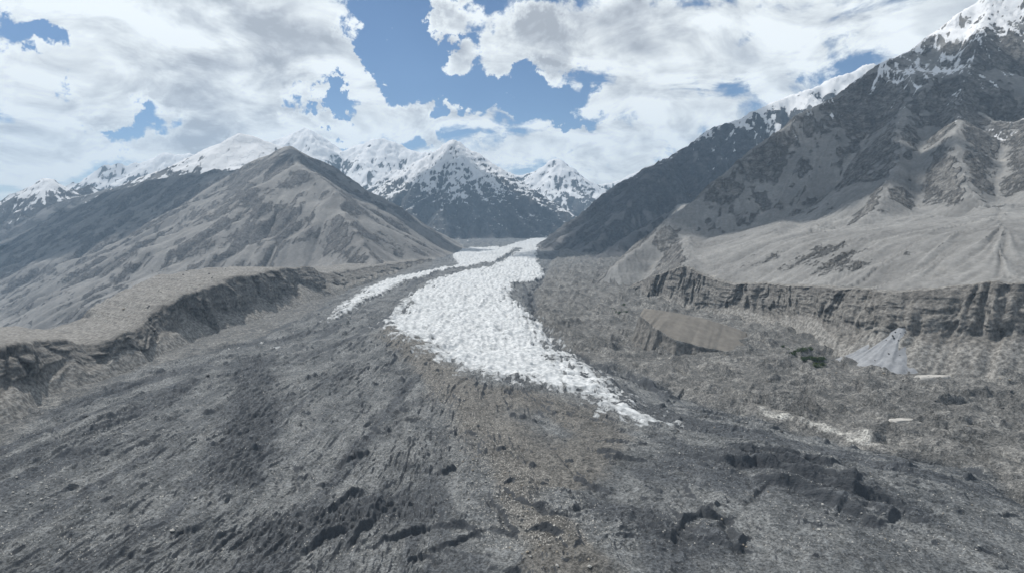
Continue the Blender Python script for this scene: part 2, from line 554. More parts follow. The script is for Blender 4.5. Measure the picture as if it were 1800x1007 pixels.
def sheet_height(X, Y, want_masks=True):
    X = X.astype(np.float32)
    Y = Y.astype(np.float32)
    wx = fbm(X / 60, Y / 90, 3, seed=3) * 16
    wy = fbm(X / 60, Y / 90, 3, seed=5) * 22
    far = np.clip(np.hypot(X, Y) / 900.0, 0.55, 3.5)      # larger swells farther up the glacier
    z = ice_z(Y).astype(np.float32)
    # ---- margins
    dr, fr, sr = dist_line(X + wx, Y + wy * 0.5, EDGE_R)
    dl, fl, sl = dist_line(X + wx, Y + wy * 0.5, EDGE_L)
    right = dr * np.where(sr > 0, 1, -1)                  # positive to the right of the ice
    left = dl * np.where(sl < 0, 1, -1)                   # positive to the left of it
    rm = sstep(-6, 26, right)
    lm = sstep(-4, 30, left)
    # ---- broad form: convex tongue, low along both edges
    belly = np.clip(np.minimum(-right, -left), 0, 260) / 260.0
    z += 26 * np.sqrt(belly) * (1 - sstep(2200, 4500, Y)) - 12
    z += fbm(X / 240, Y / 340, 3, seed=21) * 11
    mb, mf, _ = dist_line(X + wx * 1.5, Y, BROWN)
    z += 9 * np.exp(-(mb / 60) ** 2)
    # ---- white ice
    wx2 = wx * 1.3 + fbm(X / 17, Y / 24, 3, seed=31) * 11
    wy2 = wy * 1.3 + fbm(X / 17, Y / 24, 3, seed=33) * 14
    sd = np.maximum(signed_poly(X + wx2, Y + wy2, ICE_MAIN), signed_poly(X + wx2 * 0.7, Y + wy2 * 0.7, ICE_LEFT))
    ice = np.clip(0.5 + (sd + 9) / np.interp(Y, [1200, 2600], [85.0, 26.0]).astype(np.float32), 0, 1.6)
    for pts, w in ICE_SCRAPS:
        d, _, _ = dist_line(X + wx, Y + wy, gline(pts))
        ice = np.maximum(ice, np.clip(0.62 - d / (2.2 * w), 0, 1) * np.clip(0.75 + 1.3 * fbm(X / 16, Y / 20, 3, seed=49), 0, 1.1))
    icem = sstep(0.4, 0.75, ice)
    # ---- flow lines: they run down valley and fan out where the tongue spreads
    k_r = np.interp(Y, [300, 450, 540, 640, 780, 930, 1400, 4000], [6.5, 5.6, 4.4, 2.8, 1.6, 1.0, 0.9, 0.7]).astype(np.float32)
    k_l = np.interp(Y, [300, 540, 700, 884, 1400, 4000], [1.7, 1.5, 1.4, 1.35, 1.0, 0.7]).astype(np.float32)
    U = np.where(X > -60, (X + 60) / k_r, (X + 60) / k_l) + 0.25 * wx
    flowline = fbm(U / 15, Y / 150, 5, gain=0.62, seed=37, ridged=True)
    flowfine = fbm(U / 5, Y / 70, 4, gain=0.6, seed=39, ridged=True)
    # ---- rough ice: seracs and hummocks
    hum = 0.5 * fbm((X + wx) / 48, (Y + wy) / 17, 3, gain=0.42, seed=41, ridged=True) + 0.5 * fbm(U / 19, Y / 120, 3, gain=0.42, seed=38, ridged=True)
    ser = fbm((X + wx2) / 17, (Y + wy2) / 7, 3, seed=47, ridged=True)
    edge = 1 - sstep(10, 90, sd)
    ice = ice - (0.40 + 0.35 * edge) * sstep(np.percentile(hum, 24 ), np.percentile(hum, 6), hum) - 0.4 * edge * fbm(X / 30, Y / 40, 3, seed=43) - 0.45 * edge * fbm((X + 0.5 * Y) / 9, (Y - 0.5 * X) / 40, 3, seed=44) - 0.2 * sstep(np.percentile(ser, 20), np.percentile(ser, 3), ser)
    ice = ice - (0.22 + 0.3 * sstep(0, 120, X + 0.05 * Y)) * sstep(np.percentile(flowline, 30), np.percentile(flowline, 8), flowline)
    z += icem * fbm((X + wx) / 70, (Y + wy) / 60, 3, seed=45) * 9
    z += icem * (hum * 7.0 * far ** 0.5 + ser * 0.5 + flowfine * 0.25 + 4.0)
    # ---- rubble over ice: swells along the flow and crescent scarps facing down valley
    debris = (1 - rm) * (1 - lm) * (1 - icem)
    st = fbm((X + wx) / 20, (Y + wy) / 75, 4, seed=51)
    z += debris * (st * 3.0 + fbm(X / 9, Y / 14, 3, seed=53) * 1.0 + (flowline * 6.0 + flowfine * 2.0) * np.clip(0.75 + 0.9 * fbm(X / 160, Y / 160, 2, seed=58), 0.25, 1.5)
                   + fbm((X + wx * 0.4) / 4.2, (Y + wy * 0.4) / 5.5, 3, gain=0.6, seed=56, ridged=True) * 0.6)
    t = (Y + 0.25 * X) / 34.0 + 1.5 * fbm((X + wx) / 48, (Y + wy) / 60, 3, seed=57)
    saw = t - np.floor(t)
    patch = np.clip(fbm(X / 26, Y / 30, 3, seed=61) * 2.6 - 0.40, 0, 1)
    z += debris * patch * np.where(saw < 0.12, saw / 0.12, (1 - saw) / 0.88) * 6.0 * far ** 0.6
    rug = np.zeros_like(z)
    for ln, w in RUGGED:
        d, _, _ = dist_line(X + wx, Y + wy, ln)
        rug = np.maximum(rug, np.exp(-(d / w) ** 2))
    rr_ = fbm((U * 1.25 + 0.4 * wx) / 6, (Y + wy) / 28, 4, gain=0.6, seed=67, ridged=True)
    z += (1 - icem) * rug * (rr_ * 5.5 - 3.0)
    # right quadrant: long furrows down the slope
    fur = sstep(40, 160, X) * (1 - sstep(880, 1050, Y)) * debris
    z += fur * fbm((X + Y * 0.55 + wx * 1.6) / 15, (Y - X * 0.5) / 110, 3, seed=71, ridged=True) * 0.8
    # ---- till outside the ice: hummocks and benches that follow the margin
    bench = right / 38.0 + 1.2 * fbm(X / 90, Y / 90, 3, seed=73)
    sb = bench - np.floor(bench)
    z += rm * (9 + np.clip(right, 0, 420) * 0.035 + fbm((X + wx) / 40, (Y + wy) / 40, 5, gain=0.55, seed=75) * 9
               + np.where(sb < 0.18, sb / 0.18, (1 - sb) / 0.75) * 13.0 * np.clip(fbm(X / 70, Y / 70, 2, seed=77) * 1.6 + 0.55, 0, 1.2)
               + fbm(X / 9, Y / 9, 3, seed=78, ridged=True) * 1.3)
    gap = np.exp(-((right - 4) / 13) ** 2)
    z -= gap * 8 * np.clip(fbm(X / 60, Y / 60, 2, seed=79) * 1.5 + 0.7, 0, 1.3)
    z += lm * (4 + fbm((X + wx) / 40, (Y + wy) / 40, 5, gain=0.55, seed=81) * 8)
    # ---- single scarps and trenches
    nearm = np.hypot(X, Y) < 1500
    xs, ys = X[nearm], Y[nearm]
    zz = np.zeros_like(xs)
    jx = xs + fbm(xs / 28, ys / 28, 3, seed=83) * 6
    jy = ys + fbm(xs / 28, ys / 28, 3, seed=85) * 6
    bare = np.zeros_like(xs)
    for pts, amp, back in SCARPS:
        ln = gline(pts)
        c0, c1 = ln.min(0) - 90, ln.max(0) + 90
        m = (jx > c0[0]) & (jx < c1[0]) & (jy > c0[1]) & (jy < c1[1])
        if not m.any():
            continue
        d, f, s = dist_line(jx[m], jy[m], ln)
        s = -s
        taper = np.sqrt(np.clip(np.minimum(f, 1 - f) * 5.0, 0, 1)) * np.clip(0.82 + 1.1 * fbm(jx[m] / 34, jy[m] / 34, 2, seed=87), 0.05, 1.1)
        amp = amp * 0.8
        wd = 0.55 * amp
        prof = np.where(s > 0, np.exp(-d / back), np.clip(1 - d / wd, 0, 1) - 0.22 * np.exp(-((d - wd * 1.6) / wd) ** 2))
        bare[m] = np.maximum(bare[m], np.where(s > 0, 0, sstep(wd * 1.35, wd * 0.95, d)) * sstep(0.1, 0.5, taper))
        ends = np.where((f <= 0.001) | (f >= 0.999), np.exp(-d / 8), 1)
        zz[m] += amp * taper * prof * ends
        bare[m] *= 1.0
    for pts, amp, w in TRENCH:
        ln = gline(pts)
        c0, c1 = ln.min(0) - 60, ln.max(0) + 60
        m = (jx > c0[0]) & (jx < c1[0]) & (jy > c0[1]) & (jy < c1[1])
        if not m.any():
            continue
        d, f, s = dist_line(jx[m], jy[m], ln)
        zz[m] -= 0.55 * amp * np.clip(np.minimum(f, 1 - f) * 5.0, 0, 1) * np.exp(-(d / w) ** 2)
    z[nearm] += zz
    bare_all = np.zeros_like(z)
    bare_all[nearm] = bare
    # ---- the river valley far down on the left
    z -= 360 * sstep(950, 2300, -X + np.clip(Y - 4500, 0, 9000) * -0.1) * sstep(-3000, 900, Y)
    z += 500 * sstep(9000, 16000, np.hypot(X, Y)) * 0
    # nothing of the bare ground may stand up inside the fields of other pieces far away
    masks = np.zeros(z.shape + (4,), np.float32)
    masks[..., 0] = ice
    b2, _, _ = dist_line(X + wx, Y, BROWN2)
    masks[..., 1] = np.clip(np.exp(-(mb / 42) ** 2) + 0.8 * np.exp(-(b2 / 55) ** 2), 0, 1) * (1 - 0.6 * rug)
    band = fbm(U / 42, Y / 600, 3, gain=0.55, seed=91)
    masks[..., 1] = masks[..., 1] - np.clip(sstep(0.02, 0.32, band) + 0.9 * rug, 0, 1) * (1 - np.clip(masks[..., 1] * 1.5, 0, 1))
    masks[..., 2] = rug
    pl, _, _ = dist_line(X + wx, Y + wy, PALE)
    masks[..., 3] = np.maximum(rm * (1 + 0.75 * np.exp(-(pl / 13) ** 2) * np.clip(0.45 + 1.5 * fbm(X / 22, Y / 22, 3, seed=97), 0, 1) + 0.1 * fbm(X / 50, Y / 50, 3, seed=95)), lm * 0.55)
    global BARE
    BARE = bare_all
    return z, masks


TT, RG = np.meshgrid(TH, RR)
SX, SY = (RG * np.sin(TT)).astype(np.float32), (RG * np.cos(TT)).astype(np.float32)
SZ, SM = sheet_height(SX, SY)
SV = np.stack([SX, SY, SZ], -1)
SN = grid_normals(SV)
steep = np.sqrt(1 - SN[..., 2] ** 2) / np.maximum(SN[..., 2], 0.05)
rug = SM[..., 2]
SM[..., 2] = np.clip(np.maximum(sstep(0.42, 1.0, steep), 0.7 * BARE) * (1 - np.clip(SM[..., 3], 0, 1)) * (1 - 0.85 * sstep(0.4, 0.7, SM[..., 0])) + 0.22 * rug, 0, 1)
faces = grid_faces(len(RR), len(TH), wrap=True)


def face_val(a):
    return a.reshape(-1)[faces].mean(1)


f_ice, f_out = face_val(SM[..., 0]), face_val(SM[..., 3])
fx, fy = face_val(SX), face_val(SY)
k_ice = f_ice > 0.5
k_till = ~k_ice & (f_out > 0.5)
k_right = k_till & (fx > -60 + 0.03 * fy)
k_left = k_till & ~k_right
k_deb = ~k_ice & ~k_till
for nm, kk, lb in (('glacier', k_ice, 'white crevassed glacier tongue winding down the valley'),
                   ('debris_covered_glacier', k_deb, 'dark grey rubble mantle over the lower glacier in the foreground'),
                   ('valley_ground', k_right, 'beige hummocky till between the glacier and the right cliff'),
                   ('valley_ground', k_left, 'ground below the left moraine down to the river valley')):
    tag(mesh_object(nm, SV, faces, M_GROUND, SM, SN, keep=kk), lb, kind='structure')


def ground_z(x, y):
    r = max(RR[0], math.hypot(x, y))
    th = math.atan2(x, y)
    i = np.interp(th, fine, np.arange(len(fine)))
    j = np.interp(r, RR, np.arange(len(RR)))
    i0, j0 = min(int(i), len(fine) - 2), min(int(j), len(RR) - 2)
    a, c = i - i0, j - j0
    q = SZ[j0:j0 + 2, i0:i0 + 2]
    return float((q[0, 0] * (1 - a) + q[0, 1] * a) * (1 - c) + (q[1, 0] * (1 - a) + q[1, 1] * a) * c)


# ------------------------------------------------------------------ mountains: ridges, then running water and falling rock carve them
def ridge_field(X, Y, ridges, base):
    h = np.full(X.shape, -1e9, np.float32)
    for pts, k, *rest in ridges:
        k_far = rest[0] if rest else k
        pts = np.array(pts, np.float32)
        for i in range(len(pts) - 1):
            ax, ay, az = pts[i]
            dx, dy, dz = pts[i + 1] - pts[i]
            t = np.clip(((X - ax) * dx + (Y - ay) * dy) / (dx * dx + dy * dy + 1e-6), 0, 1)
            d = np.hypot(X - ax - t * dx, Y - ay - t * dy)
            zc = az + t * dz
            kk = k if k_far == k else np.where(dx * (Y - ay) - dy * (X - ax) > 0, np.where((t > 0) & (t < 1), k, 0.84), k_far)
            h = np.maximum(h, zc - kk * d * (1.0 - 0.12 * np.clip(d / 1500, 0, 1)))
    return h


def flow(h, cell):
    ny, nx = h.shape
    idx = np.arange(ny * nx).reshape(ny, nx)
    best = np.zeros_like(h)
    rec = idx.copy()
    hp = np.pad(h, 1, mode='constant', constant_values=1e9)
    for dy in (-1, 0, 1):
        for dx in (-1, 0, 1):
            if dx == 0 and dy == 0:
                continue
            s = (h - hp[1 + dy:1 + dy + ny, 1 + dx:1 + dx + nx]) / (cell * math.hypot(dx, dy))
            m = s > best
            best = np.where(m, s, best)
            rec = np.where(m, idx + dy * nx + dx, rec)
    n = ny * nx
    rec = rec.ravel()
    ptr = np.where(rec == idx.ravel(), n, rec)
    ptr = np.append(ptr, n)
    A = np.append(np.full(n, cell * cell), 0.0)
    for _ in range(11):
        A = A + np.bincount(ptr, weights=A, minlength=n + 1)
        A[n] = 0
        ptr = ptr[ptr]
        if (ptr == n).all():
            break
    return rec, best, A[:n].reshape(ny, nx)


def talus(h, cell, lim, its, rate=0.3):
    for _ in range(its):
        dl = np.zeros_like(h)
        for ax in (0, 1):
            g = np.diff(h, axis=ax)
            ex = np.clip(np.abs(g) - lim * cell, 0, None) * np.sign(g) * rate * 0.5
            if ax == 0:
                dl[1:] -= ex
                dl[:-1] += ex
            else:
                dl[:, 1:] -= ex
                dl[:, :-1] += ex
        h = h + dl
    return h


def erode(h, cell, its, K, lim, seed):
    for k in range(its):
        rec, s, A = flow(h, cell)
        hr = h.ravel()[rec].reshape(h.shape)
        h = h - np.minimum(K * np.sqrt(A) * s, 0.45 * (h - hr))
        h = talus(h, cell, lim, 1)
    return h


def up2(h):
    a = np.empty((h.shape[0] * 2 - 1, h.shape[1]))
    a[::2] = h
    a[1::2] = 0.5 * (h[1:] + h[:-1])
    b = np.empty((a.shape[0], a.shape[1] * 2 - 1))
    b[:, ::2] = a
    b[:, 1::2] = 0.5 * (a[:, 1:] + a[:, :-1])
    return b


def spline_sample(h, gx, gy):
    """cubic B-spline lookup of a grid at fractional indices"""
    ny, nx = h.shape
    i0, j0 = np.floor(gx).astype(int), np.floor(gy).astype(int)
    u, v = gx - i0, gy - j0

    def w(t):
        return ((1 - t) ** 3 / 6, (3 * t ** 3 - 6 * t * t + 4) / 6, (-3 * t ** 3 + 3 * t * t + 3 * t + 1) / 6, t ** 3 / 6)
    wu, wv = w(u), w(v)
    s = 0.0
    for a in range(4):
        for b in range(4):
            s = s + wv[a] * wu[b] * h[np.clip(j0 + a - 1, 0, ny - 1), np.clip(i0 + b - 1, 0, nx - 1)]
    return s


def mountain(name, label, material, box, cell, ridges, base, fan, seed, noise_amp=40, noise_len=260, its=(30, 20, 8), K=0.012, lim=0.95,
             snowline=900, snow_gain=500, snow_slope=0.8, rock_bias=0.0, detail=5.0, detail_len=40, post=None, scree=0.62, tone=None, snow_extra=None, streak_amp=1.6, snow_streak=0.2, fill=1.0, fill_h=350.0, carve=()):
    x0, x1, y0, y1 = box
    c = cell * 4
    nx, ny = int((x1 - x0) / c) + 2, int((y1 - y0) / c) + 2
    X, Y = np.meshgrid(x0 + np.arange(nx) * c, y0 + np.arange(ny) * c)
    wxx = fbm(X / 400, Y / 400, 3, seed=seed + 1) * 60
    wyy = fbm(X / 400, Y / 400, 3, seed=seed + 2) * 60
    h = ridge_field(X + wxx * 0.6, Y + wyy * 0.6, ridges, base)
    bz = base(X, Y) if callable(base) else np.full(X.shape, float(base))
    h = np.maximum(h, bz) + 0.0
    rel = np.clip((h - bz) / 250.0, 0, 1)
    h = h + rel * noise_amp * fbm(X / noise_len, Y / noise_len, 4, seed=seed)
    for pts, depth, w in carve:
        d, f, _ = dist_line(X + wxx * 0.8, Y + wyy * 0.8, np.array(pts)[:, :2])
        h = h - depth * np.exp(-(d / w) ** 2) * np.clip(np.minimum(f * 6, (1 - f) * 3), 0, 1)
    h = h.astype(np.float64)
    h = erode(h, c, its[0], K, lim, seed)
    for lev in (1, 2):
        h = up2(h)
        c *= 0.5
        nyy, nxx = h.shape
        X, Y = np.meshgrid(x0 + np.arange(nxx) * c, y0 + np.arange(nyy) * c)
        h = h + fbm(X / (c * 5), Y / (c * 5), 2, seed=seed + 10 + lev) * c * 0.22
        h = erode(h, c, its[lev], K, lim, seed)
    rec, s, A = flow(h, c)
    # loose scree: gentle parts fill up and smooth out
    lowp = talus(h, c, scree, 30, 0.5)
    bzf = base(X, Y) if callable(base) else float(base)
    fillm = np.clip(sstep(fill_h, fill_h * 0.35, h - bzf) + 0.7 * sstep(0.1, 0.4, fbm(X / 350, Y / 350, 2, seed=seed + 15)), 0, 1) * fill
    h = h + np.maximum(lowp - h, 0) * fillm
    fl = np.log2(A / (c * c) + 1) / 14.0
    for _ in range(2):
        fl[1:-1, 1:-1] = (fl[1:-1, 1:-1] * 2 + fl[2:, 1:-1] + fl[:-2, 1:-1] + fl[1:-1, 2:] + fl[1:-1, :-2]) / 6
    # ---- tessellate about the valley axis so that near slopes are finer
    a0, a1, na, r0, r1, nr = fan
    th = np.radians(np.linspace(a0, a1, na))
    rr = np.exp(np.linspace(math.log(r0), math.log(r1), nr))
    T, RD = np.meshgrid(th, rr)
    PX, PY = RD * np.sin(T), RD * np.cos(T)
    gx, gy = (PX - x0) / c, (PY - y0) / c
    Z = spline_sample(h, gx, gy)
    FL = spline_sample(fl, gx, gy)
    V = np.stack([PX, PY, Z], -1)
    N = grid_normals(V)
    slope = np.sqrt(1 - N[..., 2] ** 2) / np.maximum(N[..., 2], 0.05)
    bz = base(PX, PY) if callable(base) else np.full(PX.shape, float(base))
    relh = np.clip((Z - bz) / 600.0, 0, 1)
    crag = fbm(PX / 230, PY / 230, 3, seed=seed + 20)
    rock = 0.5 + (slope - scree * 1.08) * 1.5 + crag * 0.75 + rock_bias + 0.12 * relh
    rock = np.clip(rock, 0, 1)
    rkm = sstep(0.4, 0.7, rock)
    # strata: ledges that dip across the face
    led = fbm((PX + 0.6 * Z) / (detail_len * 2.2), (PY * 0.5 + Z * 1.6) / detail_len, 4, gain=0.6, seed=seed + 22, ridged=True)
    nz = fbm(PX / detail_len, PY / detail_len, 4, gain=0.6, seed=seed + 24)
    # loose stone runs straight down: smear noise along the line of fall
    dgy, dgx = np.gradient(h, c)
    for _ in range(3):
        for q in (dgx, dgy):
            q[1:-1, 1:-1] = (q[1:-1, 1:-1] + q[2:, 1:-1] + q[:-2, 1:-1] + q[1:-1, 2:] + q[1:-1, :-2]) / 5
    qx, qy = PX.copy(), PY.copy()
    st1, st2 = np.zeros_like(PX), np.zeros_like(PX)
    for _ in range(14):
        ii = np.clip(((qx - x0) / c).astype(int), 0, h.shape[1] - 1)
        jj = np.clip(((qy - y0) / c).astype(int), 0, h.shape[0] - 1)
        vx, vy = dgx[jj, ii], dgy[jj, ii]
        m = np.hypot(vx, vy) + 0.02
        qx, qy = qx - vx / m * c * 1.6, qy - vy / m * c * 1.6
        st1 += perlin(qx / (c * 1.3), qy / (c * 1.3), seed + 30)
        st2 += perlin(qx / (c * 3.6), qy / (c * 3.6), seed + 31)
    streak = np.clip((st1 / st1.std()) * 0.5 + (st2 / st2.std()) * 0.6, -2, 2)
    Z = Z + rkm * (led * detail + nz * detail * 0.8) + (1 - rkm) * nz * (0.06 if streak_amp < 3 else 0.5) * detail + streak * streak_amp
    rock = np.clip(rock + streak * 0.22, 0, 1)
    if post is not None:
        Z = post(PX, PY, Z)
    V = np.stack([PX, PY, Z], -1)
    N = grid_normals(V)
    slope2 = np.sqrt(1 - N[..., 2] ** 2) / np.maximum(N[..., 2], 0.05)
    M = np.zeros(Z.shape + (4,), np.float32)
    sn = 0.5 + (Z - snowline) / snow_gain + fbm(PX / 500, PY / 500, 3, seed=seed + 26) * 0.35 - (slope2 - 0.75) * snow_slope + (FL - 0.25) * 0.5 + streak * snow_streak
    if snow_extra is not None:
        sn = sn + snow_extra(PX, PY, Z)
    M[..., 0] = np.clip(sn, -0.5, 1.5)
    M[..., 1] = rock
    M[..., 2] = np.clip(FL * 1.6, 0, 1)
    M[..., 3] = np.clip(0.5 + streak * 0.25, 0, 1)
    fc = grid_faces(nr, na)
    ok = ((gx > 1) & (gx < h.shape[1] - 2) & (gy > 1) & (gy < h.shape[0] - 2)).reshape(-1)
    o = mesh_object(name, V, fc, material, M, keep=ok[fc].all(1))
    tag(o, label, kind='structure')
    return o, (th, rr, Z)


def rl(*pts):
    return [at(*p) for p in pts]


def jag(amp, *pts):
    """a crest with notches and steps between its points"""
    rg = np.random.default_rng(len(pts) * 7 + abs(int(pts[0][0])))
    P = [np.array(at(*p)) for p in pts]
    for lev in range(2):
        Q = [P[0]]
        for a, b in zip(P[:-1], P[1:]):
            L = np.linalg.norm(b - a)
            Q += [(a + b) / 2 + rg.normal(0, 1, 3) * np.array([0.05, 0.09, 0.035]) * L * amp, b]
        P = Q
    return [tuple(q + np.array([0, 0, 12.0])) for q in P]


M_RIGHT = mountain_material('grey_scree', (0.155, 0.153, 0.148), (0.205, 0.202, 0.194), (0.070, 0.069, 0.068), (0.190, 0.184, 0.172))
M_LEFT = mountain_material('warm_scree', (0.150, 0.144, 0.137), (0.195, 0.188, 0.178), (0.062, 0.060, 0.060), (0.135, 0.130, 0.124))
M_FAR = mountain_material('far_rock', (0.09, 0.09, 0.092), (0.14, 0.138, 0.136), (0.045, 0.047, 0.05), (0.10, 0.10, 0.10), 0.55)

# rim and foot of the right moraine wall (shared with the mountain's shelf)
RIM_R = np.array([at(*p) for p in [(1040, 512, 2420), (1075, 512, 2370), (1105, 503, 2300), (1135, 490, 2160), (1170, 478, 2010), (1202, 467, 1900), (1240, 486, 1800), (1290, 499, 1700),
                                   (1350, 500, 1600), (1430, 505, 1430), (1500, 507, 1310), (1570, 513, 1235), (1625, 508, 1195), (1680, 505, 1165),
                                   (1740, 496, 1140), (1800, 499, 1120), (1900, 505, 1080), (2060, 515, 1020), (2300, 530, 950)]])
FOOT_R = np.array([at(*p) for p in [(1035, 520, 2360), (1068, 532, 2270), (1095, 539, 2180), (1125, 545, 2050), (1165, 553, 1900), (1200, 562, 1790), (1245, 568, 1690), (1295, 572, 1600),
                                    (1360, 580, 1490), (1430, 596, 1320), (1490, 620, 1190), (1570, 638, 1110), (1630, 645, 1075), (1690, 648, 1055),
                                    (1745, 648, 1040), (1800, 650, 1025), (1900, 660, 985), (2060, 680, 925), (2300, 700, 860)]])


def resample(P, n):
    s = np.concatenate([[0], np.cumsum(np.linalg.norm(np.diff(P[:, :2], axis=0), axis=1))])
    t = np.linspace(0, s[-1], n)
    return np.stack([np.interp(t, s, P[:, k]) for k in range(3)], 1), t


RIMC, _ = resample(RIM_R, 200)


def shelf_r(X, Y):
    """level of the terrace behind the right rim, rising gently to the slopes"""
    ang = np.arctan2(X, Y)
    ra = np.arctan2(RIMC[:, 0], RIMC[:, 1])
    o = np.argsort(ra)
    rz = np.interp(ang, ra[o], RIMC[o, 2])
    rr_ = np.interp(ang, ra[o], np.hypot(RIMC[o, 0], RIMC[o, 1]))
    back = np.hypot(X, Y) - rr_
    k = np.array(0.5)
    zb = rz - 4 + np.clip(back, -200, 2500) * 0.10 + np.clip(back - 70, 0, 260) * 0.22 * sstep(R(13.5), R(21), ang)
    w = sstep(R(8.5), R(13.5), ang)
    return zb * w + (ice_z(Y) - 60) * (1 - w)


def cut_r(X, Y, Z):
    ang = np.arctan2(X, Y)
    ra = np.arctan2(RIMC[:, 0], RIMC[:, 1])
    o = np.argsort(ra)
    rr_ = np.interp(ang, ra[o], np.hypot(RIMC[o, 0], RIMC[o, 1]))
    rz = np.interp(ang, ra[o], RIMC[o, 2])
    back = np.hypot(X, Y) - rr_
    Z = np.where(back < 30, np.minimum(Z, rz - 1.5), Z)
    w = sstep(30, 160, back)
    Z = Z * w + np.minimum(Z, rz + np.clip(back, 0, 200) * 0.12 - 1.0) * (1 - w)
    return np.where(back < 14, Z - 160, Z)


R_RIDGES = [
    (rl((2100, -150, 3650), (1900, -95, 3650), (1740, -15, 3600), (1660, 45, 3450), (1610, 80, 3350), (1530, 112, 3250), (1470, 155, 3200), (1400, 200, 3120), (1300, 275, 2980),
        (1200, 362, 2800), (1120, 432, 2620), (1050, 482, 2450)), 0.50, 0.95),
    (rl((1610, 80, 3350), (1590, 170, 2900), (1570, 255, 2480), (1545, 330, 2150), (1530, 410, 1850)), 0.80),
    (rl((1740, -15, 3600), (1700, 130, 2950), (1680, 240, 2400), (1700, 330, 2000), (1745, 420, 1650)), 0.80),
    (rl((1900, -95, 3650), (1880, 100, 2800), (1850, 260, 2100), (1880, 420, 1550)), 0.80),
    (rl((2100, -150, 3650), (2250, 100, 2900), (2250, 380, 1700)), 0.75),
]
RIGHT, RIGHT_S = mountain('mountain', 'large grey scree mountain with snowy top rising above the right cliff', M_RIGHT, (100, 4300, 700, 4700), 9.0, R_RIDGES, shelf_r,
                 (5.0, 52, 560, 880, 4600, 400), 100, noise_amp=70, noise_len=460, its=(16, 10, 9), K=0.0048, lim=1.1, snowline=1030, snow_gain=420,
                 snow_slope=0.9, detail=4.5, detail_len=30, post=cut_r, scree=0.64, rock_bias=-0.26, snow_streak=0.62, fill_h=450.0, streak_amp=2.9,
                 carve=[(rl((1575, 215, 2650), (1545, 300, 2380), (1510, 350, 2180), (1480, 395, 2000), (1466, 432, 1860)), 38, 48), (rl((1640, 260, 2350), (1660, 340, 2050), (1700, 410, 1750)), 24, 38),
                        (rl((1420, 290, 2500), (1385, 360, 2150), (1372, 400, 1980)), 18, 32), (rl((1545, 300, 2380), (1500, 300, 2450), (1480, 270, 2600)), 22, 38)])

R2_RIDGES = [
    (jag(1.0, (1650, 150, 7000), (1530, 108, 6900), (1470, 128, 6700), (1420, 152, 6500), (1330, 187, 6300), (1270, 215, 6150), (1200, 257, 6000), (1100, 312, 5800), (1040, 352, 5700), (1000, 392, 5600), (955, 440, 5400)), 0.80),
    (jag(1.0, (1470, 128, 6700), (1380, 262, 5000), (1250, 330, 4600), (1150, 388, 4250), (1060, 436, 3950), (985, 472, 3700)), 0.72),
    (jag(1.0, (1200, 257, 6000), (1130, 350, 5300), (1060, 410, 4800), (1000, 448, 4500)), 0.75),
    (jag(1.0, (1330, 187, 6300), (1250, 290, 5500)), 0.8),
    (jag(1.0, (1650, 150, 7000), (1700, 180, 5600), (1750, 220, 4700)), 0.75),
]
mountain('mountain', 'dark ridge with snow streaked crest behind the right scree mountain', M_FAR, (100, 5600, 3300, 8200), 16.0, R2_RIDGES, lambda X, Y: ice_z(Y) - 30,
         (1.2, 40, 330, 3300, 8100, 190), 200, noise_amp=70, noise_len=420, its=(30, 18, 12), K=0.012, lim=1.1, snowline=1020, snow_gain=460, detail=16, detail_len=60, scree=0.70, snow_streak=0.6, snow_slope=1.3, streak_amp=6)

L_RIDGES = [
    (rl((790, 446, 5000), (700, 372, 5200), (610, 312, 5400), (560, 275, 5500), (512, 250, 5550), (470, 268, 5600), (430, 290, 5700), (330, 302, 6000), (220, 325, 6400), (100, 372, 6800), (0, 402, 7100), (-250, 450, 7600)), 0.68),
    (rl((512, 250, 5550), (525, 281, 4700), (560, 310, 4450), (592, 335, 4250), (625, 400, 3800), (655, 465, 3350)), 0.66),
    (rl((525, 281, 4700), (440, 330, 4600), (330, 395, 4550), (220, 470, 4560), (125, 535, 4650)), 0.70),
    (rl((430, 290, 5700), (300, 380, 5300), (150, 470, 5000), (20, 535, 4850)), 0.66),
    (rl((220, 325, 6400), (120, 420, 5700), (0, 480, 5300), (-120, 520, 5000)), 0.64),
    (rl((610, 312, 5400), (690, 400, 4700), (750, 455, 4200)), 0.66),
]


def base_l(X, Y):
    return ice_z(Y) - 15 - 340 * sstep(950, 2100, -X)


mountain('mountain', 'brown scree pyramid with a sharp crest on the left of the glacier', M_LEFT, (-6500, 100, 2700, 8300), 14.0, L_RIDGES, base_l,
         (-46, -3.5, 470, 2750, 8000, 260), 300, noise_amp=60, noise_len=330, its=(20, 14, 10), K=0.0075, lim=1.0, snowline=1010, snow_gain=300, detail=7, detail_len=34, scree=0.66, rock_bias=-0.12, streak_amp=2.9)

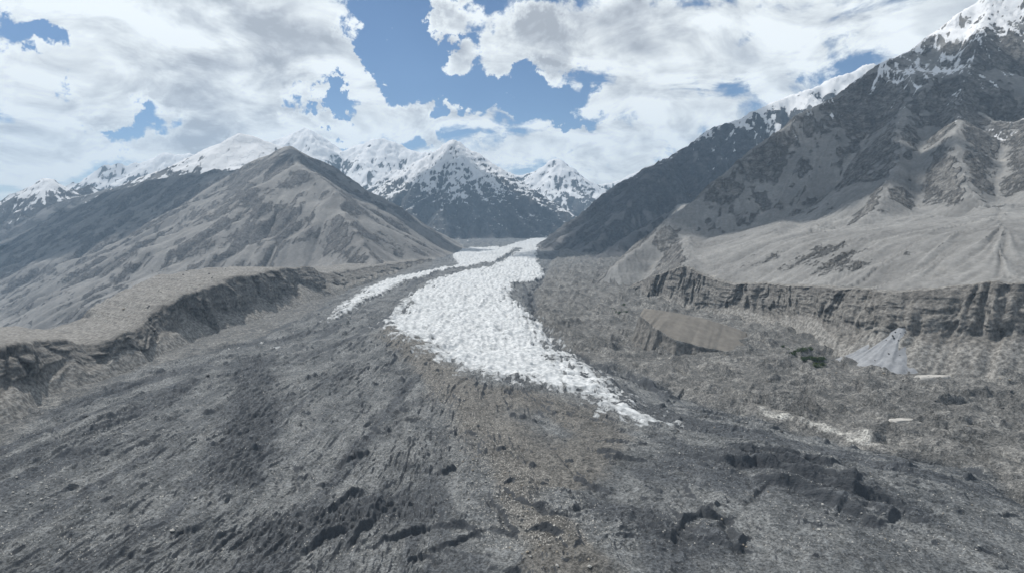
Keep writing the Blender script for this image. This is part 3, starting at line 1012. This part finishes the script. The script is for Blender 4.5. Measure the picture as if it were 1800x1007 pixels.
DOME = [
    (rl((120, 345, 7900), (200, 325, 7900), (270, 300, 7900), (335, 272, 7950), (380, 250, 8000), (420, 231, 8050), (450, 236, 8050), (485, 247, 8100), (560, 300, 8200), (640, 380, 8300)), 0.62),
    (rl((420, 231, 8050), (430, 300, 7300), (470, 340, 6900)), 0.6), (rl((335, 272, 7950), (300, 330, 7200)), 0.7),
]
mountain('mountain', 'smooth snow covered dome behind the dark left ridge', M_FAR, (-6200, -200, 6300, 9800), 22.0, DOME, lambda X, Y: 0.0 * X + 50,
         (-38, -8, 230, 6400, 9600, 90), 400, noise_amp=50, noise_len=420, its=(24, 10, 4), K=0.010, snowline=860, snow_gain=520, detail=12, detail_len=80, snow_slope=1.3, snow_streak=0.4)
FARLEFT = [
    (jag(1.0, (-200, 350, 9000), (0, 314, 9000), (45, 300, 9000), (82, 288, 9000), (112, 290, 9000), (135, 306, 9000), (165, 325, 9050), (230, 360, 9100), (300, 400, 9200)), 0.72),
    (jag(1.0, (82, 288, 9000), (100, 340, 8200), (80, 390, 7700)), 0.7), (jag(1.0, (0, 314, 9000), (-30, 380, 8100)), 0.7), (jag(1.0, (135, 306, 9000), (190, 360, 8400)), 0.75),
]
mountain('mountain', 'rocky peak with snow bands at the far left edge', M_FAR, (-9000, -3800, 7300, 10500), 24.0, FARLEFT, lambda X, Y: 0.0 * X - 100,
         (-44, -24, 200, 7400, 10300, 90), 450, noise_amp=80, noise_len=420, fill=0.3, its=(22, 14, 8), K=0.012, lim=1.4, snowline=560, snow_gain=600, detail=18, detail_len=80, snow_slope=1.0, snow_streak=0.4)
SNOWRANGE = [
    (jag(1.0, (60, 300, 12500), (150, 297, 12500), (190, 288, 12500), (240, 283, 12600), (290, 267, 12600), (312, 274, 12600), (335, 266, 12700), (400, 280, 12800), (470, 262, 12900), (500, 235, 12900), (538, 220, 12900), (565, 245, 12800), (590, 268, 12700),
        (625, 250, 12700), (662, 238, 12700), (690, 250, 12600), (716, 256, 12500), (745, 266, 12400), (765, 272, 12200), (780, 268, 11600)), 0.72),
    (jag(1.0, (538, 220, 12900), (600, 300, 11800), (640, 350, 11200)), 0.75), (jag(1.0, (662, 238, 12700), (650, 320, 11500), (700, 390, 10300)), 0.72), (jag(1.0, (716, 256, 12500), (735, 320, 11300), (745, 390, 10200)), 0.8),
]
mountain('mountain', 'far white snow range with sharp summits behind the left ridge', M_FAR, (-9800, 200, 9600, 14500), 30.0, SNOWRANGE, lambda X, Y: 0.0 * X + 100,
         (-36, -4, 330, 9700, 14300, 110), 500, noise_amp=90, noise_len=520, fill=0.2, its=(22, 14, 8), K=0.010, lim=1.5, snowline=500, snow_gain=1000, detail=34, detail_len=130, snow_slope=1.5, snow_streak=0.5, streak_amp=11)
CENTRE = [
    (jag(1.0, (690, 300, 10300), (730, 285, 10000), (768, 266, 9800), (800, 240, 9600), (828, 268, 9500), (868, 304, 9400), (900, 326, 9300), (940, 342, 9300), (975, 356, 9300), (1002, 378, 9300), (1010, 408, 9300)), 0.74),
    (jag(1.0, (800, 240, 9600), (808, 295, 9000), (800, 350, 8400), (775, 410, 7700), (770, 440, 7200)), 0.76),
    (jag(1.0, (868, 304, 9400), (880, 360, 8700), (885, 415, 7900)), 0.78), (jag(1.0, (940, 342, 9300), (955, 385, 8800)), 0.8),
    (jag(1.0, (765, 270, 9800), (720, 345, 9000), (690, 400, 8500)), 0.74), (jag(1.0, (690, 300, 10300), (640, 350, 9900)), 0.7),
]
mountain('mountain', 'steep snow streaked pyramid at the head of the glacier', M_FAR, (-3600, 1800, 6600, 11200), 18.0, CENTRE, lambda X, Y: ice_z(Y) - 30,
         (-15, 7, 300, 6700, 11000, 190), 600, noise_amp=90, noise_len=360, fill=0.3, its=(26, 18, 12), K=0.012, lim=1.5, snowline=560, snow_gain=620, detail=26, detail_len=90, snow_slope=1.1, snow_streak=0.5, streak_amp=9)
FARRIGHT = [
    (jag(1.0, (820, 300, 13000), (880, 297, 13000), (915, 306, 13000), (945, 298, 12900), (976, 276, 12800), (1008, 302, 12800), (1040, 322, 12800), (1075, 318, 13000), (1110, 305, 13300), (1160, 290, 13500)), 0.72),
    (jag(1.0, (976, 286, 12800), (985, 330, 12000), (1000, 375, 11200)), 0.75), (jag(1.0, (915, 306, 13000), (930, 345, 12200)), 0.75), (jag(1.0, (1040, 322, 12800), (1030, 360, 11800)), 0.75),
]
mountain('mountain', 'small white snow pyramid above the glacier bend', M_FAR, (-1500, 3600, 10300, 14500), 24.0, FARRIGHT, lambda X, Y: ice_z(Y) - 20,
         (-5.5, 13.5, 220, 10400, 14300, 100), 700, noise_amp=80, noise_len=420, fill=0.2, its=(22, 14, 8), K=0.011, lim=1.5, snowline=560, snow_gain=900, detail=28, detail_len=110, snow_slope=1.4, snow_streak=0.5, streak_amp=9)


# ------------------------------------------------------------------ moraine walls on both sides of the ice
SP = 0.26


def wall_strip(rim, foot, n, rows, seed, apron, flute, shelf_len, shelf_fn, rim_amp=5.0):
    """rows run from the valley floor up the apron and the fluted face to the rim and back over the terrace"""
    rim, s = resample(rim, n)
    fs = np.concatenate([[0], np.cumsum(np.linalg.norm(np.diff(foot[:, :2], axis=0), axis=1))])
    foot = np.stack([np.interp(np.linspace(0, 1, n), fs / fs[-1], foot[:, k]) for k in range(3)], 1)
    foot[:, 2] = np.minimum(foot[:, 2], [ground_z(q[0], q[1]) + 2 for q in foot])
    out = foot[:, :2] - rim[:, :2]
    ker = np.hanning(41)
    ker /= ker.sum()
    pad = np.pad(out, ((20, 20), (0, 0)), mode='edge')
    out = np.stack([np.convolve(pad[:, k], ker, 'valid') for k in range(2)], 1)
    out /= np.linalg.norm(out, axis=1, keepdims=True)
    t = np.concatenate([np.linspace(-0.35, 0, 10)[:-1], np.linspace(0, 1, rows), 1 + (np.linspace(0, 1, 46)[1:]) ** 1.6])
    S, T = np.meshgrid(s, t)
    ap = np.clip(apron * (1 + 1.7 * fbm(S / 95, S * 0, 3, seed=seed)), 0.05, 0.85)      # share of the height hidden by fallen till
    face = np.clip(T, 0, 1)
    # horizontal and vertical share along the profile
    ht = ap
    lo = np.clip(face / SP, 0, 1)
    hi = np.clip((face - SP) / (1 - SP), 0, 1)
    vz = np.where(face < SP, ht * lo, ht + (1 - ht) * hi)
    run = np.linalg.norm(foot[:, :2] - rim[:, :2], axis=1)[None, :]
    hgt = np.clip(rim[:, 2] - foot[:, 2], 5, None)[None, :]
    ah = np.clip(ht * hgt / 0.72, 0, run * 0.85)
    hx = np.where(face < SP, lo * ah, ah + (run - ah) * (0.25 + 0.75 * hi ** 1.5) * np.clip(hi * 6, 0, 1))
    rimz = rim[:, 2][None, :] + fbm(S / 60, S * 0 + 3, 3, seed=seed + 2) * rim_amp - np.abs(fbm(S / 16, S * 0 + 9, 3, seed=seed + 3)) * 4.0 * (T >= 0.9)
    Z = foot[:, 2][None, :] + vz * (rimz - foot[:, 2][None, :])
    off = run - hx                                                     # distance out from the rim
    # flutes, buttresses and gullies
    S0 = S
    S = S + 55 * fbm(S / 120, T * 0.9, 3, seed=seed + 4)
    fl = -np.abs(fbm(S / 34 + T * 0.25, T * 0.7, 3, seed=seed + 5)) * 2.2 + 0.55
    fl2 = -np.abs(fbm(S / 13 + T * 0.9, T * 2.6, 4, seed=seed + 7)) * 2.0 + 0.5
    big = fbm(S / 120, T * 0.4, 2, seed=seed + 9)
    vary = np.clip(0.75 + 1.1 * fbm(S / 85, T * 0.5, 2, seed=seed + 6), 0.15, 1.6)
    amp = vary * sstep(0.18, 0.36, T) * (1 - sstep(1.0, 1.12, T)) + 0.18 * sstep(0.0, 0.2, T) * (1 - sstep(0.2, 0.36, T))
    off = off + flute * amp * (fl + 0.3 * fl2) + big * flute * 1.8 * sstep(0.1, 0.5, T) * (1 - sstep(1.0, 1.5, T))
    # ledges
    led = fbm(S / 38, Z / 13.0, 4, gain=0.55, seed=seed + 11)
    off = off + led * 8.5 * sstep(0.2, 0.5, T) * (1 - sstep(0.93, 1.0, T))
    S = S0
    cone = fbm(S / 40, T * 0.6, 3, seed=seed + 13, ridged=True)
    Z = Z + cone * 5.0 * sstep(-0.1, 0.15, T) * (1 - sstep(0.22, 0.34, T))
    below = np.clip(-T, 0, 1)
    off = off + below * 110
    Z = Z - below * 70
    back = np.clip(T - 1, 0, 1) * shelf_len
    off = off - back
    X = rim[:, 0][None, :] + out[:, 0][None, :] * off
    Y = rim[:, 1][None, :] + out[:, 1][None, :] * off
    Z = np.where(T > 1, shelf_fn(X, Y, Z, back, rimz), Z)
    rough = fbm(X / 7, Y / 7 + Z / 5, 3, seed=seed + 15)
    Z = Z + rough * np.where(T > 1, 0.25, np.where(T < 0.3, 0.7, 1.4)) * sstep(-0.2, 0.1, T)
    V = np.stack([X, Y, Z], -1)
    M = np.zeros(V.shape[:2] + (4,), np.float32)
    M[..., 0] = np.clip(0.7 * sstep(0.36, 0.2, T) + 0.7 * sstep(0.75, 0.35, T) * (fbm(S / 60, Z / 30, 3, seed=seed + 17) + 0.3) + 0.55 * sstep(1.0, 1.1, T), 0, 1)
    M[..., 1] = T
    M[..., 2] = np.clip(sstep(0.55, 0.95, T) * (1 - sstep(1.0, 1.08, T)) * (0.55 + 0.6 * fbm(S / 50, Z / 40, 3, seed=seed + 19)), 0, 1)  # shade of the steep upper face, painted into the colour mask
    return V, M, t


def add_wall(V, M, t, names):
    n = V.shape[1]
    fc = grid_faces(V.shape[0], n)
    row = fc[:, 0] // n
    cut = int(np.searchsorted(t, 1.06))
    for (nm, lb), kk in zip(names, (row < cut, row >= cut)):
        if nm:
            tag(mesh_object(nm, V, fc, M_CLIFF, M, keep=kk), lb, kind='structure')


Vr, Mr, tr = wall_strip(RIM_R, FOOT_R, 640, 92, 800, 0.24, 19.0, 34.0, lambda X, Y, Z, b, rz: rz - 0.6 + b * 0.06)
add_wall(Vr, Mr, tr, [('cliff', 'tall fluted moraine cliff along the right side below the scree mountain'), ('terrace', 'rim of the terrace on top of the right cliff')])

RIM_L = np.array([at(*p) for p in [(760, 456, 4000), (690, 465, 3300), (625, 477, 2750), (578, 484, 2450), (545, 472, 2300), (470, 478, 2000), (400, 496, 1750), (330, 520, 1520), (262, 556, 1370), (236, 586, 1260),
                                   (160, 607, 1150), (60, 600, 1060), (0, 618, 960), (-120, 640, 850), (-300, 670, 760), (-700, 700, 600)]])
FOOT_L = np.array([at(*p) for p in [(765, 466, 3950), (705, 482, 3200), (650, 497, 2680), (608, 515, 2350), (580, 525, 2200), (505, 553, 1900), (425, 580, 1660), (350, 600, 1470), (285, 608, 1320), (250, 622, 1215),
                                    (175, 642, 1105), (85, 652, 1010), (30, 700, 895), (-100, 750, 790), (-280, 800, 700), (-650, 900, 560)]])


def shelf_l(X, Y, Z, b, rz):
    z = rz + 5 * np.exp(-(b - 12) ** 2 / 200.0) - b * 0.012 + fbm(X / 60, Y / 60, 4, seed=921) * 3.0 * np.clip(b / 30, 0, 1)
    return z - 500 * np.clip((b - 330) / 700.0, 0, 1) ** 1.2


Vl, Ml, tl = wall_strip(RIM_L, FOOT_L, 640, 78, 900, 0.30, 17.0, 900.0, shelf_l, 11.0)
add_wall(Vl, Ml, tl, [('cliff', 'shaded moraine cliff along the left edge of the glacier'), ('terrace', 'sandy terrace on top of the left moraine cliff')])


# ------------------------------------------------------------------ sand bank standing in the till on the right
def sand_bank():
    back = np.array([at(*p) for p in [(1131, 541, 1417), (1180, 548, 1398), (1240, 560, 1385), (1290, 575, 1385), (1314, 586, 1380)]])
    front = np.array([at(*p) for p in [(1124, 552, 1374), (1155, 578, 1304), (1190, 597, 1268), (1250, 612, 1255), (1314, 620, 1262)]])
    n = 90
    b, _ = resample(back, n)
    f, _ = resample(front, n)
    q = np.linspace(0, 9, n)
    b[:, 1] += fbm(q, q * 0, 3, seed=945) * 9
    f[:, 1] += fbm(q * 1.3, q * 0 + 4, 4, seed=947) * 13
    f[:, 2] += fbm(q * 1.3, q * 0 + 8, 3, seed=948) * 2.5
    rows = [b + np.array([8, 40, -45.0]), b + np.array([2, 10, -12.0])]
    for v in np.linspace(0, 1, 34):
        r = b * (1 - v) + f * v
        r[:, 2] += 1.2 * math.sin(v * 3.1) - 1.0 * v
        rows.append(r)
    for k, (o, dz) in enumerate([(1.0, -5), (3.5, -11), (8, -17), (15, -24), (24, -34), (40, -55)]):
        j = fbm(np.linspace(0, 14, n), np.full(n, k * 0.35), 3, seed=941) * (3 + o * 0.5)
        rows.append(f + np.stack([-0.5 * (o + j), -0.85 * (o + j), np.full(n, dz * 1.0)], 1))
    V = np.array(rows)
    # close both ends
    V[:, 0, 2] -= 25
    V[:, 0, 0] -= 8
    V[:, -1, 2] -= 22
    V[:, -1, 0] += 10
    V[..., 2] += fbm(V[..., 0] / 12, V[..., 1] / 12, 3, seed=943) * 0.7
    M = np.zeros(V.shape[:2] + (4,), np.float32)
    M[2:36, :, 0] = 0.9
    M[36:, :, 2] = 0.5
    m = plain_material('sand', (0.125, 0.115, 0.102), (0.175, 0.162, 0.143), 0.06, 2.0, 8.0)
    fc = grid_faces(V.shape[0], n)
    row = fc[:, 0] // n
    o = mesh_object('sand_bank', V, fc, m, M, keep=row < 35)
    tag(o, 'smooth brown sand bank with a sharp eroded edge right of the glacier', kind='structure')
    c = mesh_object('scarp', V, fc, M_CLIFF, M, keep=row >= 35)
    c.parent = o


sand_bank()


# ------------------------------------------------------------------ pale scree cone leaning against the right cliff
def scree_cone():
    ap = np.array(at(1588, 572, 1163))
    na, nr = 80, 40
    a = np.linspace(R(150), R(296), na)
    r = np.linspace(0, 1, nr)
    A, Q = np.meshgrid(a, r)
    L = 118 * (1 + 0.12 * np.cos(A * 3) + 0.1 * fbm(A * 3, A * 0, 2, seed=951))
    X = ap[0] + np.cos(A) * Q * L
    Y = ap[1] + np.sin(A) * Q * L * 0.75
    Z = ap[2] + 2 - Q * 90 * (1 - 0.2 * Q) + fbm(A * 9, Q * 2, 4, seed=953) * 4.5 * Q + fbm(X / 14, Y / 14, 3, seed=955) * 1.5
    m = plain_material('grey_blue_scree', (0.19, 0.197, 0.208), (0.275, 0.283, 0.296), 0.09, 2.5, 8.0)
    o = mesh_object('scree_cone', np.stack([X, Y, Z], -1), grid_faces(nr, na), m)
    tag(o, 'pale blue grey scree cone below the right cliff', kind='structure')
    return np.stack([X, Y, Z], -1)


CONE = scree_cone()

# ------------------------------------------------------------------ silt flats, boulders, shrubs
M_SILT = plain_material('pale_silt', (0.30, 0.29, 0.27), (0.42, 0.405, 0.38), 0.25, 0.3)
M_STONE = [plain_material('pale_stone', (0.26, 0.255, 0.24), (0.42, 0.41, 0.385), 0.6, 0.3), plain_material('dark_stone', (0.05, 0.05, 0.05), (0.11, 0.108, 0.105), 0.6, 0.3),
           plain_material('tan_stone', (0.20, 0.175, 0.14), (0.32, 0.285, 0.235), 0.6, 0.3)]


def silt_flat(px, py, w, d, label):
    x, y = on_ground(px, py, 14)
    z = max(ground_z(x + a * w * 0.4, y + b * d * 0.4) for a in (-1, 0, 1) for b in (-1, 0, 1)) + 0.3
    n = 40
    V, F = [(x, y, z + 0.1)], []
    for ring, (q, dz) in enumerate([(0.6, 0.08), (1.0, 0.0), (1.12, -4.0)]):
        for k in range(n):
            a = 2 * math.pi * k / n
            rr = q * (1 + 0.18 * math.sin(2 * a + 1) + 0.1 * math.sin(5 * a) + 0.06 * math.sin(9 * a + px))
            V.append((x + math.cos(a) * w * 0.5 * rr, y + math.sin(a) * d * 0.5 * rr, z + dz))
    tri = [(0, 1 + k, 1 + (k + 1) % n) for k in range(n)]
    for g in range(2):
        for k in range(n):
            a, b = 1 + g * n + k, 1 + g * n + (k + 1) % n
            tri += [(a, a + n, b + n), (a, b + n, b)]
    o = mesh_object('silt_flat', np.array(V), np.array(tri), M_SILT)
    tag(o, label, kind='structure')


silt_flat(1586, 719, 26, 14, 'small white silt flat in the till right of the furrows')
silt_flat(1640, 660, 42, 22, 'long pale silt flat at the foot of the right cliff')


def rock_mesh(seed, sub=1):
    rg = random.Random(seed)
    ph = (1 + 5 ** 0.5) / 2
    v = [Vector(p).normalized() for p in [(-1, ph, 0), (1, ph, 0), (-1, -ph, 0), (1, -ph, 0), (0, -1, ph), (0, 1, ph), (0, -1, -ph), (0, 1, -ph), (ph, 0, -1), (ph, 0, 1), (-ph, 0, -1), (-ph, 0, 1)]]
    f = [(0, 11, 5), (0, 5, 1), (0, 1, 7), (0, 7, 10), (0, 10, 11), (1, 5, 9), (5, 11, 4), (11, 10, 2), (10, 7, 6), (7, 1, 8), (3, 9, 4), (3, 4, 2), (3, 2, 6), (3, 6, 8), (3, 8, 9), (4, 9, 5), (2, 4, 11), (6, 2, 10), (8, 6, 7), (9, 8, 1)]
    out = []
    for p in v:
        k = rg.uniform(0.72, 1.22)
        out.append((p.x * k * rg.uniform(0.9, 1.2), p.y * k, max(-0.5, p.z * k * 0.8)))
    me = bpy.data.meshes.new('boulder')
    me.from_pydata(out, [], f)
    return me


ROCKS = []
for k in range(9):
    me = rock_mesh(40 + k)
    me.materials.append(M_STONE[k % 3])
    ROCKS.append(me)


def boulder(px, py, size, kind, label, group=None, dz=0.0, xyz=None):
    if xyz is None:
        x, y = on_ground(px, py, dz)
        for _ in range(4):
            g = ground_z(x, y)
            x, y = on_ground(px, py, g - float(ice_z(y)))
        xyz = (x, y, ground_z(x, y))
    me = ROCKS[kind + 3 * random.randrange(3)]
    o = bpy.data.objects.new('boulder', me)
    COL.objects.link(o)
    o.location = (xyz[0], xyz[1], xyz[2] + size * 0.22)
    o.scale = (size * 0.5, size * random.uniform(0.36, 0.5), size * random.uniform(0.32, 0.5))
    o.rotation_euler = (random.uniform(-0.25, 0.25), random.uniform(-0.25, 0.25), random.uniform(0, 6.28))
    return tag(o, label, 'boulder', group)


boulder(303, 933, 4.2, 0, 'pale boulder alone on smooth grey rubble at lower left')
boulder(311, 926, 2.6, 0, 'smaller pale stone just behind the lone pale boulder at lower left')
boulder(343, 879, 3.0, 0, 'pale boulder above the lone boulders at lower left')
boulder(720, 758, 4.4, 0, 'white boulder among dark ice scarps in the middle of the rubble')
boulder(1369, 733, 4.6, 0, 'bright white boulder on grey rubble right of the ice tip')
boulder(1195, 795, 3.6, 0, 'white boulder below the tip of the white ice')
boulder(1120, 770, 3.2, 0, 'pale boulder beside the tip of the white ice')
boulder(1036, 996, 3.4, 0, 'white stone near the bottom edge on the brown rubble band')
boulder(455, 770, 4.0, 1, 'black boulder on the left rubble')
boulder(153, 733, 4.6, 1, 'black boulder below the left cliff')
boulder(1618, 829, 4.6, 1, 'black boulder on the right rubble slope')
boulder(365, 662, 7.0, 1, 'large dark boulder with a pale foot on the left rubble')
TONE = ('pale', 'dark', 'tan')
for k in range(95):
    t = random.random()
    px = 770 + 190 * t + random.gauss(0, 10 + 26 * t)
    py = 690 + 310 * t + random.gauss(0, 6)
    c = random.choice((0, 2, 2, 0, 1))
    where = 'upper end near the white ice' if t < 0.3 else 'middle' if t < 0.65 else 'lower end at the bottom edge'
    boulder(px, py, random.uniform(1.2, 2.9), c, '%s stone strewn on the brown medial rubble band, %s' % (TONE[c], where), 'stones on the medial rubble band')
for k in range(70):
    n_, (px, py) = random.choice([('below the bluish rough streak', (230, 755)), ('near the left edge', (75, 865)), ('below the left cliff', (330, 700))])
    boulder(px + random.gauss(0, 45), py + random.gauss(0, 14), random.uniform(1.3, 3.0), 0, 'pale stone scattered over the left rubble %s' % n_, 'pale stones on the left rubble')
for k in range(60):
    px = random.uniform(1250, 1760)
    py = random.uniform(740, 990)
    c = random.choice((0, 0, 2))
    where = 'above the dark furrows' if py < 815 else 'beside the dark furrows' if py < 930 else 'below the dark furrows'
    boulder(px, py, random.uniform(1.2, 2.8), c, '%s stone on the right rubble slope %s' % (TONE[c], where), 'stones on the right rubble')
for k in range(26):
    i = random.randrange(int(Vl.shape[1] * 0.50), int(Vl.shape[1] * 0.80))
    j = len(tl) - 40 + random.randrange(26)
    boulder(0, 0, random.uniform(4, 8), random.choice((1, 1, 2)), 'dark boulder lying on the sandy left terrace', 'boulders on the left terrace', xyz=tuple(Vl[j, i]))


for k in range(16):
    boulder(0, 0, random.uniform(2.2, 4.5), 1, 'dark boulder lying on the pale scree cone', 'boulders on the scree cone', xyz=tuple(CONE[random.randrange(5, 30), random.randrange(14, 66)]))
for k in range(24):
    boulder(random.uniform(1180, 1780), random.uniform(625, 760), random.uniform(3, 6), random.choice((1, 1, 2)), 'boulder lying on the hummocky till right of the glacier', 'boulders on the right till', dz=14)


# loose rubble: thousands of stones, joined
def rubble():
    pts = []
    for _ in range(9000):
        u = random.random()
        if u < 0.5:
            t = random.random()
            px, py = 740 + 230 * t + random.gauss(0, 20 + 55 * t), 650 + 370 * t
        elif u < 0.7:
            px, py = random.uniform(1150, 1850), random.uniform(700, 1010)
        else:
            px, py = random.uniform(-40, 700), random.uniform(640, 1010)
        pts.append((px, py))
    V, F, MI = [], [], []
    tet = [(1, 0, -.4), (-.5, .85, -.4), (-.5, -.85, -.4), (0.1, 0, .75)]
    for px, py in pts:
        x, y = on_ground(px, py)
        ri, ti = np.searchsorted(RR, math.hypot(x, y)), np.searchsorted(fine, math.atan2(x, y))
        if SM[min(ri, len(RR) - 1), min(ti, len(fine) - 1), 2] > 0.3:
            continue
        g = ground_z(x, y)
        s = random.uniform(0.3, 0.95) * (1.5 if random.random() < 0.06 else 1)
        a = random.uniform(0, 6.28)
        c, d = math.cos(a) * s, math.sin(a) * s
        b = len(V)
        for p in tet:
            V.append((x + p[0] * c - p[1] * d, y + p[0] * d + p[1] * c, g + p[2] * s * random.uniform(0.7, 1.2)))
        F += [(b, b + 1, b + 3), (b + 1, b + 2, b + 3), (b + 2, b, b + 3)]
    o = mesh_object('rubble', np.array(V), np.array(F), M_STONE[0], smooth=False)
    tag(o, 'small pale stones strewn over the dark rubble mantle', kind='stuff')


rubble()


# ------------------------------------------------------------------ shrubs
def shrub_material(name, c0, c1):
    return plain_material(name, c0, c1, 0.7, 0.0)


M_LEAF = [shrub_material('leaf', (0.035, 0.055, 0.018), (0.07, 0.10, 0.032)), shrub_material('bright_leaf', (0.06, 0.085, 0.02), (0.10, 0.13, 0.04))]
M_STEM = plain_material('bark', (0.06, 0.045, 0.03), (0.10, 0.08, 0.06), 1.0, 0.0)


def shrub(px, py, size, mat, label, group=None, dz=14):
    x, y = on_ground(px, py, dz)
    for _ in range(4):
        x, y = on_ground(px, py, ground_z(x, y) - float(ice_z(y)))
    z = ground_z(x, y)
    root = bpy.data.objects.new('shrub', None)
    COL.objects.link(root)
    root.location = (x, y, z)
    size *= 0.85
    tag(root, label, 'shrub', group)
    n = 420
    V, F = [], []
    lobes = [(random.gauss(0, 0.30), random.gauss(0, 0.25), random.uniform(0.25, 0.55), random.uniform(0.28, 0.5)) for _ in range(7)]
    for _ in range(n):
        lx, ly, lz, lr = random.choice(lobes)
        d = Vector((random.gauss(0, 1), random.gauss(0, 1), random.gauss(0, 0.8))).normalized() * lr * random.uniform(0.6, 1.05)
        c = Vector((lx + d.x, ly + d.y, max(0.03, lz + d.z))) * size
        u = Vector((random.gauss(0, 1), random.gauss(0, 1), random.gauss(0, 1))).normalized() * size * 0.085
        w = Vector((random.gauss(0, 1), random.gauss(0, 1), random.gauss(0, 1))).cross(u).normalized() * size * 0.06
        b = len(V)
        V += [tuple(c - u), tuple(c + w), tuple(c + u), tuple(c - w)]
        F.append((b, b + 1, b + 2, b + 3))
    cr = mesh_object('crown', np.array(V), np.array(F), M_LEAF[mat], smooth=False)
    cr.parent = root
    V, F = [], []
    for k in range(6):
        a = k * 1.05 + random.random()
        top = Vector((math.cos(a) * 0.3, math.sin(a) * 0.3, 0.5)) * size
        for q in range(3):
            b = q * 2.1
            V.append((math.cos(b) * 0.03 * size, math.sin(b) * 0.03 * size, -0.1 * size))
        V.append(tuple(top))
        b = len(V) - 4
        F += [(b, b + 1, b + 3), (b + 1, b + 2, b + 3), (b + 2, b, b + 3)]
    st = mesh_object('stem', np.array(V), np.array(F), M_STEM, smooth=False)
    st.parent = root


GRN = 'green shrubs in the hollow below the right cliff'
ORD = ['leftmost', 'second', 'third', 'fourth', 'fifth', 'sixth', 'seventh', 'eighth', 'ninth', 'tenth', 'eleventh', 'twelfth', 'thirteenth', 'fourteenth', 'rightmost']
thicket = sorted([(1376, 612, 6, 0), (1385, 616, 6, 0), (1395, 621, 11, 0), (1402, 620, 10, 0), (1409, 622, 12, 0), (1415, 624, 11, 0), (1421, 622, 9, 0), (1424, 628, 12, 0), (1431, 627, 11, 1),
                  (1436, 631, 12, 1), (1430, 634, 11, 0), (1438, 637, 12, 0), (1444, 639, 11, 0), (1448, 636, 8, 0), (1413, 620, 9, 0)])
for k, (px, py, sz, mt) in enumerate(thicket):
    end = ' from the left' if 0 < k < 14 else ''
    shrub(px, py, sz, mt, '%s green shrub, %s%s in the thicket below the right cliff' % ('low' if sz < 7 else 'bright' if mt else 'dark', ORD[k], end), GRN)
for k, (px, py) in enumerate([(1078, 548), (1083, 552), (1090, 550), (1096, 537), (1100, 547)]):
    w = ('leftmost', 'second from the left', 'middle', 'farthest', 'rightmost')[k]
    shrub(px, py, 8, 0, 'small green shrub left of the sand bank, %s of five' % w, 'shrubs left of the sand bank')


# ------------------------------------------------------------------ clouds that shade the slopes (above the frame)
def cloud_material():
    m = bpy.data.materials.new('cloud_vapour')
    m.use_nodes = True
    m.node_tree.nodes.clear()
    n = NT(m.node_tree)
    out = n.node('ShaderNodeOutputMaterial')
    v = n.node('ShaderNodeVolumePrincipled')
    v.inputs['Color'].default_value = (0.98, 0.985, 0.99, 1)
    v.inputs['Density'].default_value = 0.012
    v.inputs['Density Attribute'].default_value = ''
    v.inputs['Anisotropy'].default_value = 0.4
    n.link(v.outputs[0], out.inputs['Volume'])
    return m


M_CLOUD = cloud_material()


def cloud(px, py, D, rx, ry, rot, seed, label, alt=3400.0):
    g = Vector(at(px, py, D))
    c = g + SUN * ((alt - g.z) / SUN.z)
    na, nb = 72, 36
    U, W = np.meshgrid(np.linspace(0, 2 * np.pi, na, endpoint=False), np.linspace(-np.pi / 2, np.pi / 2, nb))
    dx, dy, dz = np.cos(U) * np.cos(W), np.sin(U) * np.cos(W), np.sin(W)
    nn = fbm(dx * 1.6 + dz * 1.1 + seed, dy * 1.6 + seed * 0.37 - dz, 4, gain=0.6, seed=seed)
    k = 1 + 0.75 * nn
    X, Y, Z = dx * rx * k, dy * ry * k, np.where(dz > 0, dz * 420 * k, dz * 110)
    ca, sa = math.cos(rot), math.sin(rot)
    V = np.stack([c.x + X * ca - Y * sa, c.y + X * sa + Y * ca, c.z + Z], -1)
    o = mesh_object('cloud', V, grid_faces(nb, na, wrap=True), M_CLOUD)
    tag(o, label, kind='structure')


cloud(1260, 270, 2880, 680, 300, R(-40), 1, 'cloud over the lower left flank of the right mountain')
cloud(1480, 120, 3180, 560, 260, R(20), 2, 'cloud over the upper slope of the right mountain')
cloud(1730, 170, 2900, 330, 150, R(10), 7, 'cloud over the right shoulder of the right mountain')
cloud(1180, 340, 5300, 1500, 700, R(30), 3, 'cloud over the dark ridge beyond the right mountain')
cloud(215, 385, 6050, 2000, 720, R(-5), 4, 'cloud over the left ridge')
cloud(640, 350, 5200, 620, 300, R(40), 5, 'cloud over the crest of the left pyramid')
cloud(850, 390, 8300, 900, 500, R(0), 6, 'cloud over the foot of the central pyramid', 4200.0)


# ------------------------------------------------------------------ air
def haze():
    x, y0, y1, zb, zt = 14000.0, -6000.0, 15200.0, -700.0, 2080.0
    V = np.array([(-x, y0, zb), (x, y0, zb), (x, y1, zb), (-x, y1, zb), (-x, y0, zt), (x, y0, zt), (x, y1, zt), (-x, y1, zt)])
    F = np.array([(0, 3, 2, 1), (4, 5, 6, 7), (0, 1, 5, 4), (1, 2, 6, 5), (2, 3, 7, 6), (3, 0, 4, 7)])
    m = bpy.data.materials.new('air')
    m.use_nodes = True
    m.node_tree.nodes.clear()
    n = NT(m.node_tree)
    out = n.node('ShaderNodeOutputMaterial')
    v = n.node('ShaderNodeVolumePrincipled')
    v.inputs['Color'].default_value = (0.50, 0.73, 1.0, 1)
    v.inputs['Density'].default_value = 4.3e-5
    v.inputs['Density Attribute'].default_value = ''
    v.inputs['Anisotropy'].default_value = 0.1
    n.link(v.outputs[0], out.inputs['Volume'])
    o = mesh_object('haze', V, F, m, smooth=False)
    tag(o, 'thin blue air between the mountains', kind='stuff')


haze()
